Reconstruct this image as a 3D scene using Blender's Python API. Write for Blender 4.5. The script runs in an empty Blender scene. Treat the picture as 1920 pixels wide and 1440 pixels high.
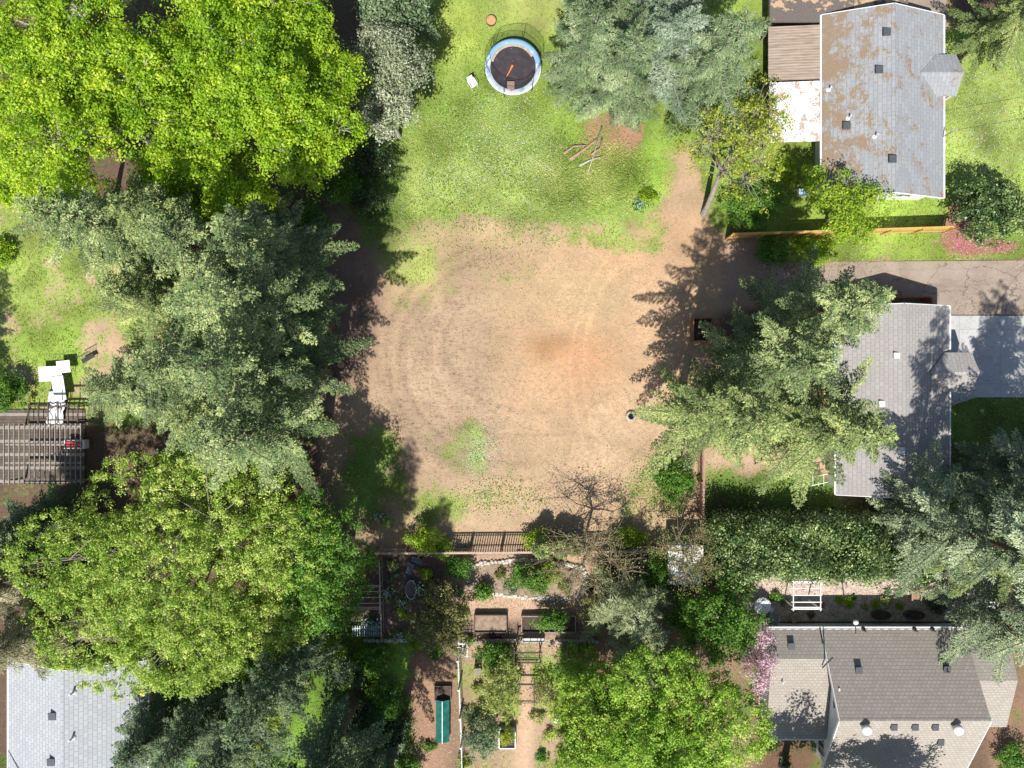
import bpy, math, random
import numpy as np
from mathutils import Vector, Matrix

# ------------------------------------------------------------------ camera, sky, sun
scn = bpy.context.scene
CAM_H = 60.0          # metres above the ground
K = 25.0              # photo pixels (1920 wide) per metre at ground level
cam_d = bpy.data.cameras.new('camera')
cam = bpy.data.objects.new('camera', cam_d)
scn.collection.objects.link(cam)
cam.location = (0, 0, CAM_H)
cam.rotation_euler = (0, 0, 0)
cam_d.sensor_fit = 'HORIZONTAL'
cam_d.angle = 2 * math.atan((960 / K) / CAM_H)
cam_d.clip_end = 6000
scn.camera = cam

SUN_EL = math.radians(56.5)
SH = Vector((0.20, 1.0, 0)).normalized()            # shadows fall this way on the ground
sun_d = bpy.data.lights.new('sun', 'SUN')
sun_d.energy = 5.0
sun_d.angle = math.radians(0.5)
sun_d.color = (1.0, 0.955, 0.89)
sun = bpy.data.objects.new('sun', sun_d)
scn.collection.objects.link(sun)
ldir = Vector((SH.x * math.cos(SUN_EL), SH.y * math.cos(SUN_EL), -math.sin(SUN_EL)))
sun.rotation_euler = ldir.to_track_quat('-Z', 'Y').to_euler()
sun.location = (0, 0, 90)

world = bpy.data.worlds.new('World')
scn.world = world
world.use_nodes = True
wn = world.node_tree
wn.nodes.clear()
sky = wn.nodes.new('ShaderNodeTexSky')
sky.sky_type = 'NISHITA'
sky.sun_disc = False
sky.sun_elevation = SUN_EL
sky.sun_rotation = math.atan2(-SH.x, -SH.y)
bg = wn.nodes.new('ShaderNodeBackground')
bg.inputs['Strength'].default_value = 0.085
wo = wn.nodes.new('ShaderNodeOutputWorld')
wn.links.new(sky.outputs[0], bg.inputs[0])
wn.links.new(bg.outputs[0], wo.inputs[0])

scn.view_settings.view_transform = 'Standard'
scn.view_settings.look = 'None'
scn.view_settings.exposure = 0.42
scn.view_settings.gamma = 1.0
scn.cycles.max_bounces = 6
scn.cycles.diffuse_bounces = 3
scn.cycles.glossy_bounces = 2
scn.cycles.transmission_bounces = 4
scn.cycles.transparent_max_bounces = 8

rng = np.random.default_rng(7)
random.seed(7)
COL = scn.collection


def P(px, py, z=0.0):
    """world point at height z seen at photo pixel (px, py)"""
    s = (CAM_H - z) / CAM_H / K
    return Vector(((px - 960) * s, (720 - py) * s, z))


# ------------------------------------------------------------------ materials
MATS = {}


class NT:
    def __init__(self, name):
        self.m = bpy.data.materials.new(name)
        self.m.use_nodes = True
        self.t = self.m.node_tree
        self.t.nodes.clear()
        self.out = self.n('ShaderNodeOutputMaterial')
        MATS[name] = self.m

    def n(self, typ, **kw):
        nd = self.t.nodes.new(typ)
        for k, v in kw.items():
            if isinstance(k, str) and hasattr(nd, k):
                setattr(nd, k, v)
        return nd

    def l(self, a, b):
        self.t.links.new(a, b)

    def inp(self, sock, v):
        if hasattr(v, 'is_output') or hasattr(v, 'links'):
            self.l(v, sock)
        elif isinstance(v, (tuple, list)) and len(v) == 3 and sock.type == 'RGBA':
            sock.default_value = (*v, 1)
        else:
            sock.default_value = v

    def noise(self, scale, detail=4, rough=0.55, vec=None, dist=0.0):
        nd = self.n('ShaderNodeTexNoise')
        nd.inputs['Scale'].default_value = scale
        nd.inputs['Detail'].default_value = detail
        nd.inputs['Roughness'].default_value = rough
        nd.inputs['Distortion'].default_value = dist
        self.l(vec if vec is not None else self.pos(), nd.inputs['Vector'])
        return nd.outputs['Fac']

    def pos(self):
        if not hasattr(self, '_pos'):
            self._pos = self.n('ShaderNodeNewGeometry').outputs['Position']
        return self._pos

    def objc(self):
        if not hasattr(self, '_oc'):
            self._oc = self.n('ShaderNodeTexCoord').outputs['Object']
        return self._oc

    def mapv(self, vec, scale=(1, 1, 1), rot=(0, 0, 0)):
        nd = self.n('ShaderNodeMapping')
        nd.inputs['Scale'].default_value = scale
        nd.inputs['Rotation'].default_value = rot
        self.l(vec, nd.inputs['Vector'])
        return nd.outputs[0]

    def ramp(self, fac, stops, interp='LINEAR'):
        nd = self.n('ShaderNodeValToRGB')
        cr = nd.color_ramp
        cr.interpolation = interp
        while len(cr.elements) < len(stops):
            cr.elements.new(0.5)
        for e, (p, c) in zip(cr.elements, stops):
            e.position = p
            e.color = (*c, 1) if len(c) == 3 else c
        self.l(fac, nd.inputs[0])
        return nd.outputs[0]

    def mix(self, fac, a, b, mode='MIX'):
        nd = self.n('ShaderNodeMix', data_type='RGBA', blend_type=mode)
        self.inp(nd.inputs[0], fac)
        self.inp(nd.inputs[6], a)
        self.inp(nd.inputs[7], b)
        return nd.outputs[2]

    def math(self, op, a, b=0.0, c=0.0):
        nd = self.n('ShaderNodeMath', operation=op)
        self.inp(nd.inputs[0], a)
        self.inp(nd.inputs[1], b)
        self.inp(nd.inputs[2], c)
        return nd.outputs[0]

    def rangem(self, v, a, b, c=0.0, d=1.0):
        nd = self.n('ShaderNodeMapRange')
        self.inp(nd.inputs[0], v)
        nd.inputs[1].default_value = a
        nd.inputs[2].default_value = b
        nd.inputs[3].default_value = c
        nd.inputs[4].default_value = d
        return nd.outputs[0]

    def bump(self, h, strength=0.5, dist=0.05):
        nd = self.n('ShaderNodeBump')
        nd.inputs['Strength'].default_value = strength
        nd.inputs['Distance'].default_value = dist
        self.l(h, nd.inputs['Height'])
        return nd.outputs[0]

    def surf(self, color, rough=0.8, metal=0.0, normal=None, spec=0.3):
        b = self.n('ShaderNodeBsdfPrincipled')
        self.inp(b.inputs['Base Color'], color)
        self.inp(b.inputs['Roughness'], rough)
        b.inputs['Metallic'].default_value = metal
        b.inputs['Specular IOR Level'].default_value = spec
        if normal is not None:
            self.l(normal, b.inputs['Normal'])
        self.l(b.outputs[0], self.out.inputs[0])
        return b


def mat_plain(name, c, rough=0.7, var=0.25, scale=6.0, metal=0.0, spec=0.3, bump=0.2):
    n = NT(name)
    f = n.noise(scale, 5)
    f2 = n.noise(scale * 9, 3)
    lo = tuple(x * (1 - var) for x in c)
    hi = tuple(min(1, x * (1 + var)) for x in c)
    col = n.mix(n.rangem(f, 0.3, 0.7), lo, hi)
    col = n.mix(n.math('MULTIPLY', f2, 0.35 * min(1, var * 3)), col, tuple(x * 0.55 for x in c))
    n.surf(col, rough, metal, n.bump(f2, bump, 0.01), spec)
    return n.m


def mat_wood(name, c, var=0.35, rough=0.8):
    n = NT(name)
    g = n.noise(3.0, 6, 0.6, n.mapv(n.objc(), (1.2, 1.2, 1.2)))
    f = n.noise(25, 4, 0.6)
    col = n.mix(n.rangem(g, 0.3, 0.7), tuple(x * (1 - var) for x in c), tuple(min(1, x * (1 + var)) for x in c))
    col = n.mix(n.rangem(f, 0.45, 0.75, 0, 0.6), col, tuple(x * 0.5 for x in c))
    rnd = n.n('ShaderNodeNewGeometry').outputs['Random Per Island']
    col = n.mix(n.rangem(rnd, 0, 1, 0, 0.45), col, tuple(x * 0.6 for x in c))
    n.surf(col, rough, 0, n.bump(f, 0.3, 0.01))
    return n.m


def mat_leaf(name, c1, c2, c3, trans=0.35, rough=0.5, spec=0.35, clump=0.5, tcol=None, cscale=0.55):
    """c1 dark, c2 common, c3 light leaf colour"""
    n = NT(name)
    rnd = n.n('ShaderNodeNewGeometry').outputs['Random Per Island']
    big = n.noise(cscale, 2, 0.5)
    f = n.math('ADD', n.math('MULTIPLY', rnd, 0.48), n.math('MULTIPLY', n.math('SUBTRACT', big, 0.5), clump * 1.6))
    f = n.math('ADD', f, 0.25)
    f = n.math('ADD', f, n.n('ShaderNodeAttribute', attribute_name='bv').outputs['Fac'])
    col = n.ramp(f, [(0.0, c1), (0.5, c2), (0.95, c3)])
    b = n.n('ShaderNodeBsdfPrincipled')
    n.l(col, b.inputs['Base Color'])
    b.inputs['Roughness'].default_value = rough
    b.inputs['Specular IOR Level'].default_value = spec
    tr = n.n('ShaderNodeBsdfTranslucent')
    tc = tcol or (1.0, 1.05, 0.45)
    n.l(n.mix(1.0, col, tc, 'MULTIPLY'), tr.inputs[0])
    ms = n.n('ShaderNodeMixShader')
    ms.inputs[0].default_value = trans
    n.l(b.outputs[0], ms.inputs[1])
    n.l(tr.outputs[0], ms.inputs[2])
    n.l(ms.outputs[0], n.out.inputs[0])
    return n.m


def mat_shingle(name, c1, c2, mortar, along='Y', row=0.27, wid=0.55, moss=None, moss_amt=0.0, moss_x=None):
    n = NT(name)
    sx = n.n('ShaderNodeSeparateXYZ')
    n.l(n.pos(), sx.inputs[0])
    cx = n.n('ShaderNodeCombineXYZ')
    if along == 'Y':
        n.l(sx.outputs[1], cx.inputs[0])
        n.l(sx.outputs[0], cx.inputs[1])
    else:
        n.l(sx.outputs[0], cx.inputs[0])
        n.l(sx.outputs[1], cx.inputs[1])
    br = n.n('ShaderNodeTexBrick')
    n.l(cx.outputs[0], br.inputs['Vector'])
    br.inputs['Color1'].default_value = (*c1, 1)
    br.inputs['Color2'].default_value = (*c2, 1)
    br.inputs['Mortar'].default_value = (*mortar, 1)
    br.inputs['Scale'].default_value = 1.0
    br.inputs['Mortar Size'].default_value = 0.028
    br.inputs['Mortar Smooth'].default_value = 0.3
    br.inputs['Bias'].default_value = 0.0
    br.inputs['Brick Width'].default_value = wid
    br.inputs['Row Height'].default_value = row
    col = br.outputs['Color']
    f = n.noise(0.45, 5, 0.6)
    col = n.mix(n.rangem(f, 0.3, 0.75, 0.0, 0.35), col, tuple(x * 0.72 for x in c1))
    f2 = n.noise(14, 4, 0.7)
    col = n.mix(n.rangem(f2, 0.35, 0.7, 0.0, 0.4), col, tuple(min(1, x * 1.25) for x in c2))
    if moss:
        m = n.noise(0.85, 8, 0.66, dist=0.2)
        m2 = n.noise(6.0, 5, 0.75, n.mapv(n.pos(), (1.6, .8, 1)))
        mm = n.math('ADD', n.math('MULTIPLY', m, 0.6), n.math('MULTIPLY', m2, 0.4))
        if moss_x:
            g = n.rangem(sx.outputs[0], moss_x[0], moss_x[1], moss_x[2], 0.0)
            mm = n.math('ADD', mm, g)
        k = n.rangem(mm, 0.60 - moss_amt, 0.635 - moss_amt)
        col = n.mix(n.math('MULTIPLY', k, 0.9), col, n.mix(n.rangem(f2, 0.3, 0.7), moss[0], moss[1]))
    n.surf(col, 0.9, 0, n.bump(br.outputs['Fac'], -0.4, 0.02), 0.15)
    return n.m


# foliage --------------------------------------------------------
mat_leaf('leaf_bright', (0.08, 0.20, 0.008), (0.32, 0.52, 0.024), (0.70, 0.80, 0.08), trans=0.42, clump=0.5)
mat_leaf('leaf_maple', (0.085, 0.21, 0.022), (0.37, 0.52, 0.075), (0.78, 0.82, 0.28), trans=0.36, clump=0.55, cscale=0.9)
mat_leaf('leaf_maple_south', (0.075, 0.21, 0.020), (0.32, 0.52, 0.055), (0.72, 0.80, 0.20), trans=0.36, clump=0.6, cscale=0.7)
mat_leaf('leaf_mid', (0.04, 0.12, 0.014), (0.12, 0.27, 0.032), (0.27, 0.45, 0.08), trans=0.35)
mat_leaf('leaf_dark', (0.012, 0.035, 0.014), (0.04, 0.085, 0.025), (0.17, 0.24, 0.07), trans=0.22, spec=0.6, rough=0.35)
mat_leaf('leaf_laurel', (0.018, 0.055, 0.018), (0.10, 0.18, 0.05), (0.44, 0.55, 0.20), trans=0.2, spec=0.6, rough=0.4, clump=0.8, cscale=0.8)
mat_leaf('leaf_silver', (0.09, 0.12, 0.06), (0.30, 0.34, 0.20), (0.66, 0.68, 0.50), trans=0.2, clump=0.3, tcol=(0.9, 1, 0.7))
mat_leaf('leaf_yellow', (0.14, 0.20, 0.02), (0.38, 0.46, 0.045), (0.62, 0.64, 0.12), trans=0.38, clump=0.3)
mat_leaf('leaf_lime', (0.10, 0.21, 0.01), (0.30, 0.46, 0.03), (0.56, 0.66, 0.09), trans=0.4, clump=0.3)
mat_leaf('leaf_olive', (0.10, 0.11, 0.03), (0.22, 0.23, 0.08), (0.38, 0.37, 0.14), trans=0.3, clump=0.3)
mat_leaf('leaf_greygreen', (0.07, 0.12, 0.06), (0.17, 0.25, 0.12), (0.34, 0.42, 0.24), trans=0.22, clump=0.3, tcol=(0.9, 1, 0.6))
mat_leaf('leaf_flowering', (0.10, 0.18, 0.03), (0.30, 0.36, 0.06), (0.85, 0.82, 0.5), trans=0.3, clump=0.2)
mat_leaf('petal_pink', (0.50, 0.30, 0.36), (0.72, 0.52, 0.58), (0.85, 0.75, 0.76), trans=0.3, clump=0.2, tcol=(1, 0.8, 0.85))
mat_leaf('petal_white', (0.45, 0.52, 0.55), (0.72, 0.78, 0.82), (0.85, 0.88, 0.9), trans=0.3, clump=0.2, tcol=(1, 1, 1))
mat_leaf('petal_blue', (0.30, 0.42, 0.55), (0.45, 0.58, 0.70), (0.65, 0.75, 0.82), trans=0.3, clump=0.2, tcol=(1, 1, 1))
mat_leaf('petal_red', (0.38, 0.09, 0.11), (0.52, 0.18, 0.21), (0.66, 0.36, 0.38), trans=0.2, clump=0.2, tcol=(1, .6, .6))
mat_leaf('needle_fir', (0.034, 0.068, 0.024), (0.16, 0.235, 0.08), (0.54, 0.61, 0.25), trans=0.12, clump=0.7, tcol=(0.8, 1, 0.5), cscale=0.5)
mat_leaf('needle_fir_warm', (0.040, 0.075, 0.020), (0.19, 0.26, 0.075), (0.54, 0.60, 0.21), trans=0.14, clump=0.6, tcol=(0.9, 1, 0.5), cscale=0.5)
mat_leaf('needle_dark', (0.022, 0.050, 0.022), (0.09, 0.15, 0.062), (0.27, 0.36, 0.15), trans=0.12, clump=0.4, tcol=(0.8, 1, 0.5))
mat_leaf('needle_pine', (0.05, 0.095, 0.04), (0.175, 0.255, 0.11), (0.44, 0.52, 0.28), trans=0.14, clump=0.7, tcol=(0.8, 1, 0.55))
mat_leaf('needle_blue', (0.055, 0.09, 0.055), (0.20, 0.28, 0.17), (0.46, 0.55, 0.40), trans=0.12, clump=0.5, tcol=(0.8, 1, 0.8))
mat_leaf('needle_soft', (0.15, 0.18, 0.08), (0.33, 0.38, 0.18), (0.52, 0.56, 0.32), trans=0.2, clump=0.5, tcol=(0.9, 1, 0.6))
mat_leaf('needle_weep', (0.07, 0.075, 0.035), (0.24, 0.23, 0.11), (0.55, 0.50, 0.30), trans=0.12, clump=0.7, tcol=(1, 1, 0.6))
mat_leaf('needle_cedar', (0.045, 0.08, 0.04), (0.20, 0.27, 0.14), (0.56, 0.63, 0.38), trans=0.12, clump=0.8, tcol=(0.8, 1, 0.6), cscale=0.6)
mat_leaf('grass_blade', (0.11, 0.18, 0.022), (0.28, 0.37, 0.065), (0.58, 0.58, 0.22), trans=0.3, clump=1.1, cscale=0.35)
mat_leaf('grass_dry', (0.24, 0.20, 0.08), (0.36, 0.32, 0.14), (0.5, 0.45, 0.22), trans=0.2, clump=0.3)
mat_leaf('straw', (0.32, 0.23, 0.13), (0.50, 0.38, 0.23), (0.68, 0.55, 0.36), trans=0.1, clump=0.2, tcol=(1, .9, .7))
mat_leaf('leaf_litter', (0.05, 0.035, 0.022), (0.14, 0.09, 0.05), (0.30, 0.20, 0.11), trans=0.05, clump=0.3, tcol=(1, .9, .7))

mat_wood('bark_grey', (0.30, 0.27, 0.22), 0.3)
mat_wood('bark_pale', (0.50, 0.47, 0.42), 0.2)
mat_wood('bark_brown', (0.12, 0.085, 0.06), 0.35)
mat_wood('twig_tan', (0.34, 0.27, 0.18), 0.3)
mat_wood('wood_weathered', (0.33, 0.29, 0.25), 0.3)
mat_wood('wood_tan', (0.52, 0.40, 0.30), 0.25)
mat_wood('wood_dark', (0.13, 0.10, 0.08), 0.35)
mat_wood('wood_orange', (0.60, 0.39, 0.12), 0.2)
mat_wood('wood_red', (0.36, 0.16, 0.09), 0.3)
mat_wood('wood_pink', (0.42, 0.27, 0.20), 0.3)
mat_wood('wood_cut', (0.58, 0.32, 0.16), 0.25)
mat_plain('white_paint', (0.78, 0.79, 0.78), 0.5, 0.06, 2.0)
mat_plain('white_plastic', (0.80, 0.80, 0.80), 0.4, 0.06, 2.0)
mat_plain('wall_white', (0.74, 0.77, 0.78), 0.6, 0.06, 1.5)
mat_plain('wall_cream', (0.62, 0.56, 0.42), 0.7, 0.1, 1.5)
mat_plain('wall_tan', (0.52, 0.46, 0.35), 0.7, 0.1, 1.5)
mat_plain('metal_white', (0.66, 0.67, 0.68), 0.4, 0.1, 4.0)
mat_plain('metal_grey', (0.40, 0.41, 0.42), 0.45, 0.15, 5.0, metal=0.5)
mat_plain('vent_dark', (0.07, 0.075, 0.085), 0.6, 0.25, 8.0)
mat_plain('black_rubber', (0.022, 0.022, 0.025), 0.5, 0.3, 5.0)
mat_plain('black_fabric', (0.035, 0.034, 0.04), 0.8, 0.35, 3.0)
mat_plain('dark_metal', (0.05, 0.048, 0.045), 0.5, 0.3, 8.0)
mat_plain('glass_dark', (0.03, 0.04, 0.05), 0.1, 0.1, 2.0, spec=0.6)
mat_plain('stone_grey', (0.42, 0.39, 0.35), 0.9, 0.35, 5.0, bump=0.6)
mat_plain('stone_white', (0.60, 0.57, 0.51), 0.9, 0.3, 6.0, bump=0.6)
mat_plain('soil_garden', (0.30, 0.22, 0.16), 1.0, 0.35, 4.0, bump=0.6)
mat_plain('mulch', (0.09, 0.065, 0.05), 1.0, 0.5, 6.0, bump=0.8)
mat_plain('terracotta', (0.48, 0.20, 0.10), 0.8, 0.2, 6.0)
mat_plain('teal_panel', (0.015, 0.13, 0.11), 0.6, 0.45, 3.0)
mat_plain('blue_paint', (0.36, 0.52, 0.66), 0.5, 0.2, 3.0)
mat_plain('red_plastic', (0.68, 0.03, 0.02), 0.4, 0.1, 3.0)
mat_plain('purple_plastic', (0.12, 0.03, 0.12), 0.5, 0.2, 3.0)
mat_plain('orange_plastic', (0.75, 0.20, 0.06), 0.5, 0.1, 3.0)
mat_plain('slate_fabric', (0.14, 0.16, 0.20), 0.8, 0.2, 4.0)
mat_plain('cardboard', (0.36, 0.24, 0.20), 0.9, 0.3, 7.0)
mat_plain('galvanised', (0.38, 0.46, 0.46), 0.5, 0.2, 6.0, metal=0.3)
mat_plain('cable_black', (0.03, 0.03, 0.03), 0.6, 0.1, 3.0)
mat_plain('water_dark', (0.012, 0.014, 0.012), 0.08, 0.2, 3.0, spec=0.6)
mat_plain('rust', (0.35, 0.14, 0.06), 0.9, 0.3, 9.0)

mat_shingle('shingle_mossy', (0.33, 0.34, 0.35), (0.26, 0.27, 0.285), (0.215, 0.225, 0.235), 'Y',
            moss=((0.19, 0.135, 0.09), (0.30, 0.215, 0.13)), moss_amt=0.05, moss_x=(22.2, 27.4, 0.11))
mat_shingle('shingle_brown_grey', (0.30, 0.285, 0.27), (0.36, 0.345, 0.33), (0.22, 0.21, 0.20), 'Y', wid=.42)
mat_shingle('shingle_tan', (0.31, 0.278, 0.24), (0.385, 0.35, 0.305), (0.21, 0.195, 0.175), 'X', wid=.32, row=.21)
mat_shingle('shingle_pale', (0.44, 0.455, 0.47), (0.36, 0.375, 0.39), (0.24, 0.255, 0.27), 'Y', wid=0.42)


def mk_special():
    # asphalt drive
    n = NT('asphalt')
    f = n.noise(0.5, 6, 0.6)
    f2 = n.noise(18, 5, 0.7)
    c = n.mix(n.rangem(f, 0.3, 0.7), (0.28, 0.225, 0.175), (0.40, 0.325, 0.26))
    c = n.mix(n.rangem(f2, 0.35, 0.7, 0, 0.5), c, (0.14, 0.115, 0.10))
    wv = n.n('ShaderNodeTexVoronoi', feature='DISTANCE_TO_EDGE')
    wv.inputs['Scale'].default_value = 0.35
    dn = n.n('ShaderNodeVectorMath', operation='ADD')
    n.l(n.pos(), dn.inputs[0])
    nz = n.n('ShaderNodeTexNoise')
    nz.inputs['Scale'].default_value = 1.3
    nz.inputs['Detail'].default_value = 6
    n.l(n.pos(), nz.inputs['Vector'])
    n.l(nz.outputs['Color'], dn.inputs[1])
    n.l(dn.outputs[0], wv.inputs['Vector'])
    c = n.mix(n.rangem(wv.outputs['Distance'], 0.0, 0.012, 0.8, 0), c, (0.07, 0.055, 0.045))
    st = n.noise(0.9, 5, 0.7, n.mapv(n.pos(), (0.25, 1.0, 1)))
    c = n.mix(n.rangem(st, 0.52, 0.7, 0, 0.55), c, (0.15, 0.12, 0.10))
    n.surf(c, 0.9, 0, n.bump(f2, 0.3, 0.01))
    # concrete
    n = NT('concrete')
    br = n.n('ShaderNodeTexBrick')
    n.l(n.pos(), br.inputs['Vector'])
    br.offset = 0.0
    br.inputs['Scale'].default_value = 1
    br.inputs['Brick Width'].default_value = 3.05
    br.inputs['Row Height'].default_value = 2.05
    br.inputs['Mortar Size'].default_value = 0.02
    br.inputs['Color1'].default_value = (0.48, 0.48, 0.47, 1)
    br.inputs['Color2'].default_value = (0.44, 0.445, 0.44, 1)
    br.inputs['Mortar'].default_value = (0.30, 0.30, 0.29, 1)
    f = n.noise(0.7, 7, 0.65)
    f2 = n.noise(20, 4, 0.7)
    c = n.mix(n.rangem(f, 0.35, 0.75, 0, 0.6), br.outputs['Color'], (0.25, 0.255, 0.25))
    c = n.mix(n.rangem(f2, 0.4, 0.8, 0, 0.4), c, (0.48, 0.48, 0.46))
    c = n.mix(n.rangem(n.noise(1.6, 7, 0.75), 0.55, 0.7, 0, 0.5), c, (0.22, 0.21, 0.19))
    n.surf(c, 0.85, 0, n.bump(f2, 0.2, 0.005))
    # flagstones
    n = NT('flagstone')
    v = n.n('ShaderNodeTexVoronoi', feature='DISTANCE_TO_EDGE')
    v.inputs['Scale'].default_value = 2.3
    n.l(n.pos(), v.inputs['Vector'])
    vc = n.n('ShaderNodeTexVoronoi')
    vc.inputs['Scale'].default_value = 2.3
    n.l(n.pos(), vc.inputs['Vector'])
    c = n.mix(n.rangem(vc.outputs['Distance'], 0.0, 0.5), (0.55, 0.43, 0.36), (0.44, 0.34, 0.28))
    c = n.mix(n.rangem(n.noise(6, 5), 0.35, 0.7, 0, 0.6), c, (0.62, 0.52, 0.45))
    c = n.mix(n.rangem(v.outputs['Distance'], 0.0, 0.05, 1, 0), c, (0.22, 0.16, 0.12))
    n.surf(c, 0.9, 0, n.bump(v.outputs['Distance'], 0.4, 0.02))
    # flat roof with tan moss
    n = NT('flat_roof')
    f = n.noise(0.8, 7, 0.62)
    f2 = n.noise(9, 4)
    c = n.mix(n.rangem(f2, 0.3, 0.7), (0.11, 0.09, 0.08), (0.16, 0.135, 0.12))
    sx = n.n('ShaderNodeSeparateXYZ')
    n.l(n.pos(), sx.inputs[0])
    g = n.math('ADD', f, n.rangem(sx.outputs[1], 26.0, 28.0, -0.2, 0.1))
    c = n.mix(n.rangem(g, 0.53, 0.56), c, (0.44, 0.31, 0.19))
    n.surf(c, 0.9)
    # corrugated brown
    n = NT('corrugated_brown')
    w = n.n('ShaderNodeTexWave', bands_direction='Y')
    w.inputs['Scale'].default_value = 1.6
    n.l(n.pos(), w.inputs['Vector'])
    f = n.noise(2.0, 7, 0.65, n.mapv(n.pos(), (0.4, 3.0, 1)))
    c = n.mix(n.rangem(f, 0.3, 0.7), (0.24, 0.17, 0.12), (0.42, 0.35, 0.29))
    c = n.mix(n.rangem(w.outputs['Fac'], 0.0, 0.3, 0.5, 0.0), c, (0.16, 0.12, 0.09))
    n.surf(c, 0.85, 0, n.bump(w.outputs['Fac'], 0.4, 0.03))
    # white corrugated with debris
    n = NT('corrugated_white')
    w = n.n('ShaderNodeTexWave', bands_direction='Y')
    w.inputs['Scale'].default_value = 2.0
    n.l(n.pos(), w.inputs['Vector'])
    f = n.noise(1.7, 6, 0.6)
    f2 = n.noise(9, 4, 0.6)
    c = n.mix(n.rangem(w.outputs['Fac'], 0.0, 0.2, 0.25, 0.0), (0.80, 0.81, 0.82), (0.55, 0.56, 0.58))
    c = n.mix(n.rangem(n.math('ADD', n.math('MULTIPLY', f, 0.7), n.math('MULTIPLY', f2, 0.3)), 0.515, 0.545), c, (0.42, 0.31, 0.24))
    n.surf(c, 0.5, 0, n.bump(w.outputs['Fac'], 0.3, 0.03))
    # blue-white corrugated greenhouse roof
    n = NT('corrugated_blue')
    w = n.n('ShaderNodeTexWave', bands_direction='X')
    w.inputs['Scale'].default_value = 2.4
    n.l(n.pos(), w.inputs['Vector'])
    sx = n.n('ShaderNodeSeparateXYZ')
    n.l(n.pos(), sx.inputs[0])
    base = n.mix(n.rangem(sx.outputs[1], -14.2, -13.6), (0.40, 0.56, 0.72), (0.66, 0.66, 0.64))
    f = n.noise(1.5, 6, 0.6)
    c = n.mix(n.rangem(f, 0.48, 0.58, 0, 0.85), base, (0.50, 0.38, 0.25))
    c = n.mix(n.rangem(w.outputs['Fac'], 0.0, 0.3, 0.6, 0.0), c, (0.30, 0.32, 0.35))
    n.surf(c, 0.5, 0, n.bump(w.outputs['Fac'], 0.5, 0.04))
    # trampoline pad: blue, sun-faded to white on part of it
    n = NT('tramp_pad')
    f = n.noise(1.6, 5, 0.6)
    f2 = n.noise(7, 4, 0.6)
    sx = n.n('ShaderNodeSeparateXYZ')
    n.l(n.objc(), sx.inputs[0])
    g = n.math('ADD', f, n.rangem(sx.outputs[1], -2.0, 1.6, 0.18, -0.15))
    c = n.mix(n.rangem(g, 0.42, 0.62), (0.20, 0.36, 0.52), (0.66, 0.74, 0.80))
    c = n.mix(n.rangem(f2, 0.6, 0.75, 0, 0.5), c, (0.12, 0.20, 0.32))
    n.surf(c, 0.6)
    # trampoline mat: black with leaf litter and a tan dusty arc
    n = NT('tramp_mat')
    v = n.n('ShaderNodeTexVoronoi')
    v.inputs['Scale'].default_value = 3.0
    n.l(n.objc(), v.inputs['Vector'])
    sp = n.rangem(v.outputs['Distance'], 0.05, 0.09, 1, 0)
    f = n.noise(2.0, 4, 0.6, n.objc())
    c = n.mix(n.rangem(f, 0.3, 0.7), (0.030, 0.026, 0.032), (0.06, 0.05, 0.058))
    c = n.mix(n.math('MULTIPLY', sp, 0.7), c, (0.55, 0.40, 0.35))
    n.surf(c, 0.7)
    # net: real sheer mesh fabric
    n = NT('net_mesh')
    tr = n.n('ShaderNodeBsdfTransparent')
    df = n.n('ShaderNodeBsdfDiffuse')
    df.inputs[0].default_value = (0.02, 0.03, 0.02, 1)
    ms = n.n('ShaderNodeMixShader')
    ms.inputs[0].default_value = 0.22
    n.l(tr.outputs[0], ms.inputs[1])
    n.l(df.outputs[0], ms.inputs[2])
    n.l(ms.outputs[0], n.out.inputs[0])
    # ground
    n = NT('ground')
    a_soil = n.n('ShaderNodeAttribute', attribute_name='soil').outputs['Color']
    a_veg = n.n('ShaderNodeAttribute', attribute_name='veg').outputs['Color']
    sv = n.n('ShaderNodeSeparateColor')
    n.l(n.n('ShaderNodeAttribute', attribute_name='cover').outputs['Color'], sv.inputs[0])
    cov, straw, rut = sv.outputs[0], sv.outputs[1], sv.outputs[2]
    n1 = n.noise(0.55, 6, 0.62)
    n2 = n.noise(3.2, 6, 0.65)
    n3 = n.noise(16, 5, 0.7)
    n4 = n.noise(48, 3, 0.7)
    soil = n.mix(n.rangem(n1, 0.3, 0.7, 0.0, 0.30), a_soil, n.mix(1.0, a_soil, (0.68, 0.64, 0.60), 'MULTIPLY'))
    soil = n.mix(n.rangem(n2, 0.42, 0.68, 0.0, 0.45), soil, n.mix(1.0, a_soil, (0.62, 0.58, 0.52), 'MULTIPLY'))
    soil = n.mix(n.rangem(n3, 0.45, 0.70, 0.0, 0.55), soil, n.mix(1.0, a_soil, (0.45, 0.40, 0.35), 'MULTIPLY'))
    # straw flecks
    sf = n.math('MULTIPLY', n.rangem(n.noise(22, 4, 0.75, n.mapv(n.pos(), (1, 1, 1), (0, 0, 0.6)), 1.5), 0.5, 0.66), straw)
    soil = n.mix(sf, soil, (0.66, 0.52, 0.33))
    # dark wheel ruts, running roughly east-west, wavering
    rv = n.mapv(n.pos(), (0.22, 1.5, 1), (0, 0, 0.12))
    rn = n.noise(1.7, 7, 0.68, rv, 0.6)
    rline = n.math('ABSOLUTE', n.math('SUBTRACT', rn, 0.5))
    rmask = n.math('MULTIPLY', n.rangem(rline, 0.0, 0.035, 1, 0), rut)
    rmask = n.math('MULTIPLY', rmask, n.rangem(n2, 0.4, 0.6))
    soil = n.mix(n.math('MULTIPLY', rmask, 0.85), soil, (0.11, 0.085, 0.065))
    veg = n.mix(n.rangem(n2, 0.3, 0.7), n.mix(1.0, a_veg, (0.6, 0.68, 0.55), 'MULTIPLY'), a_veg)
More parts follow.
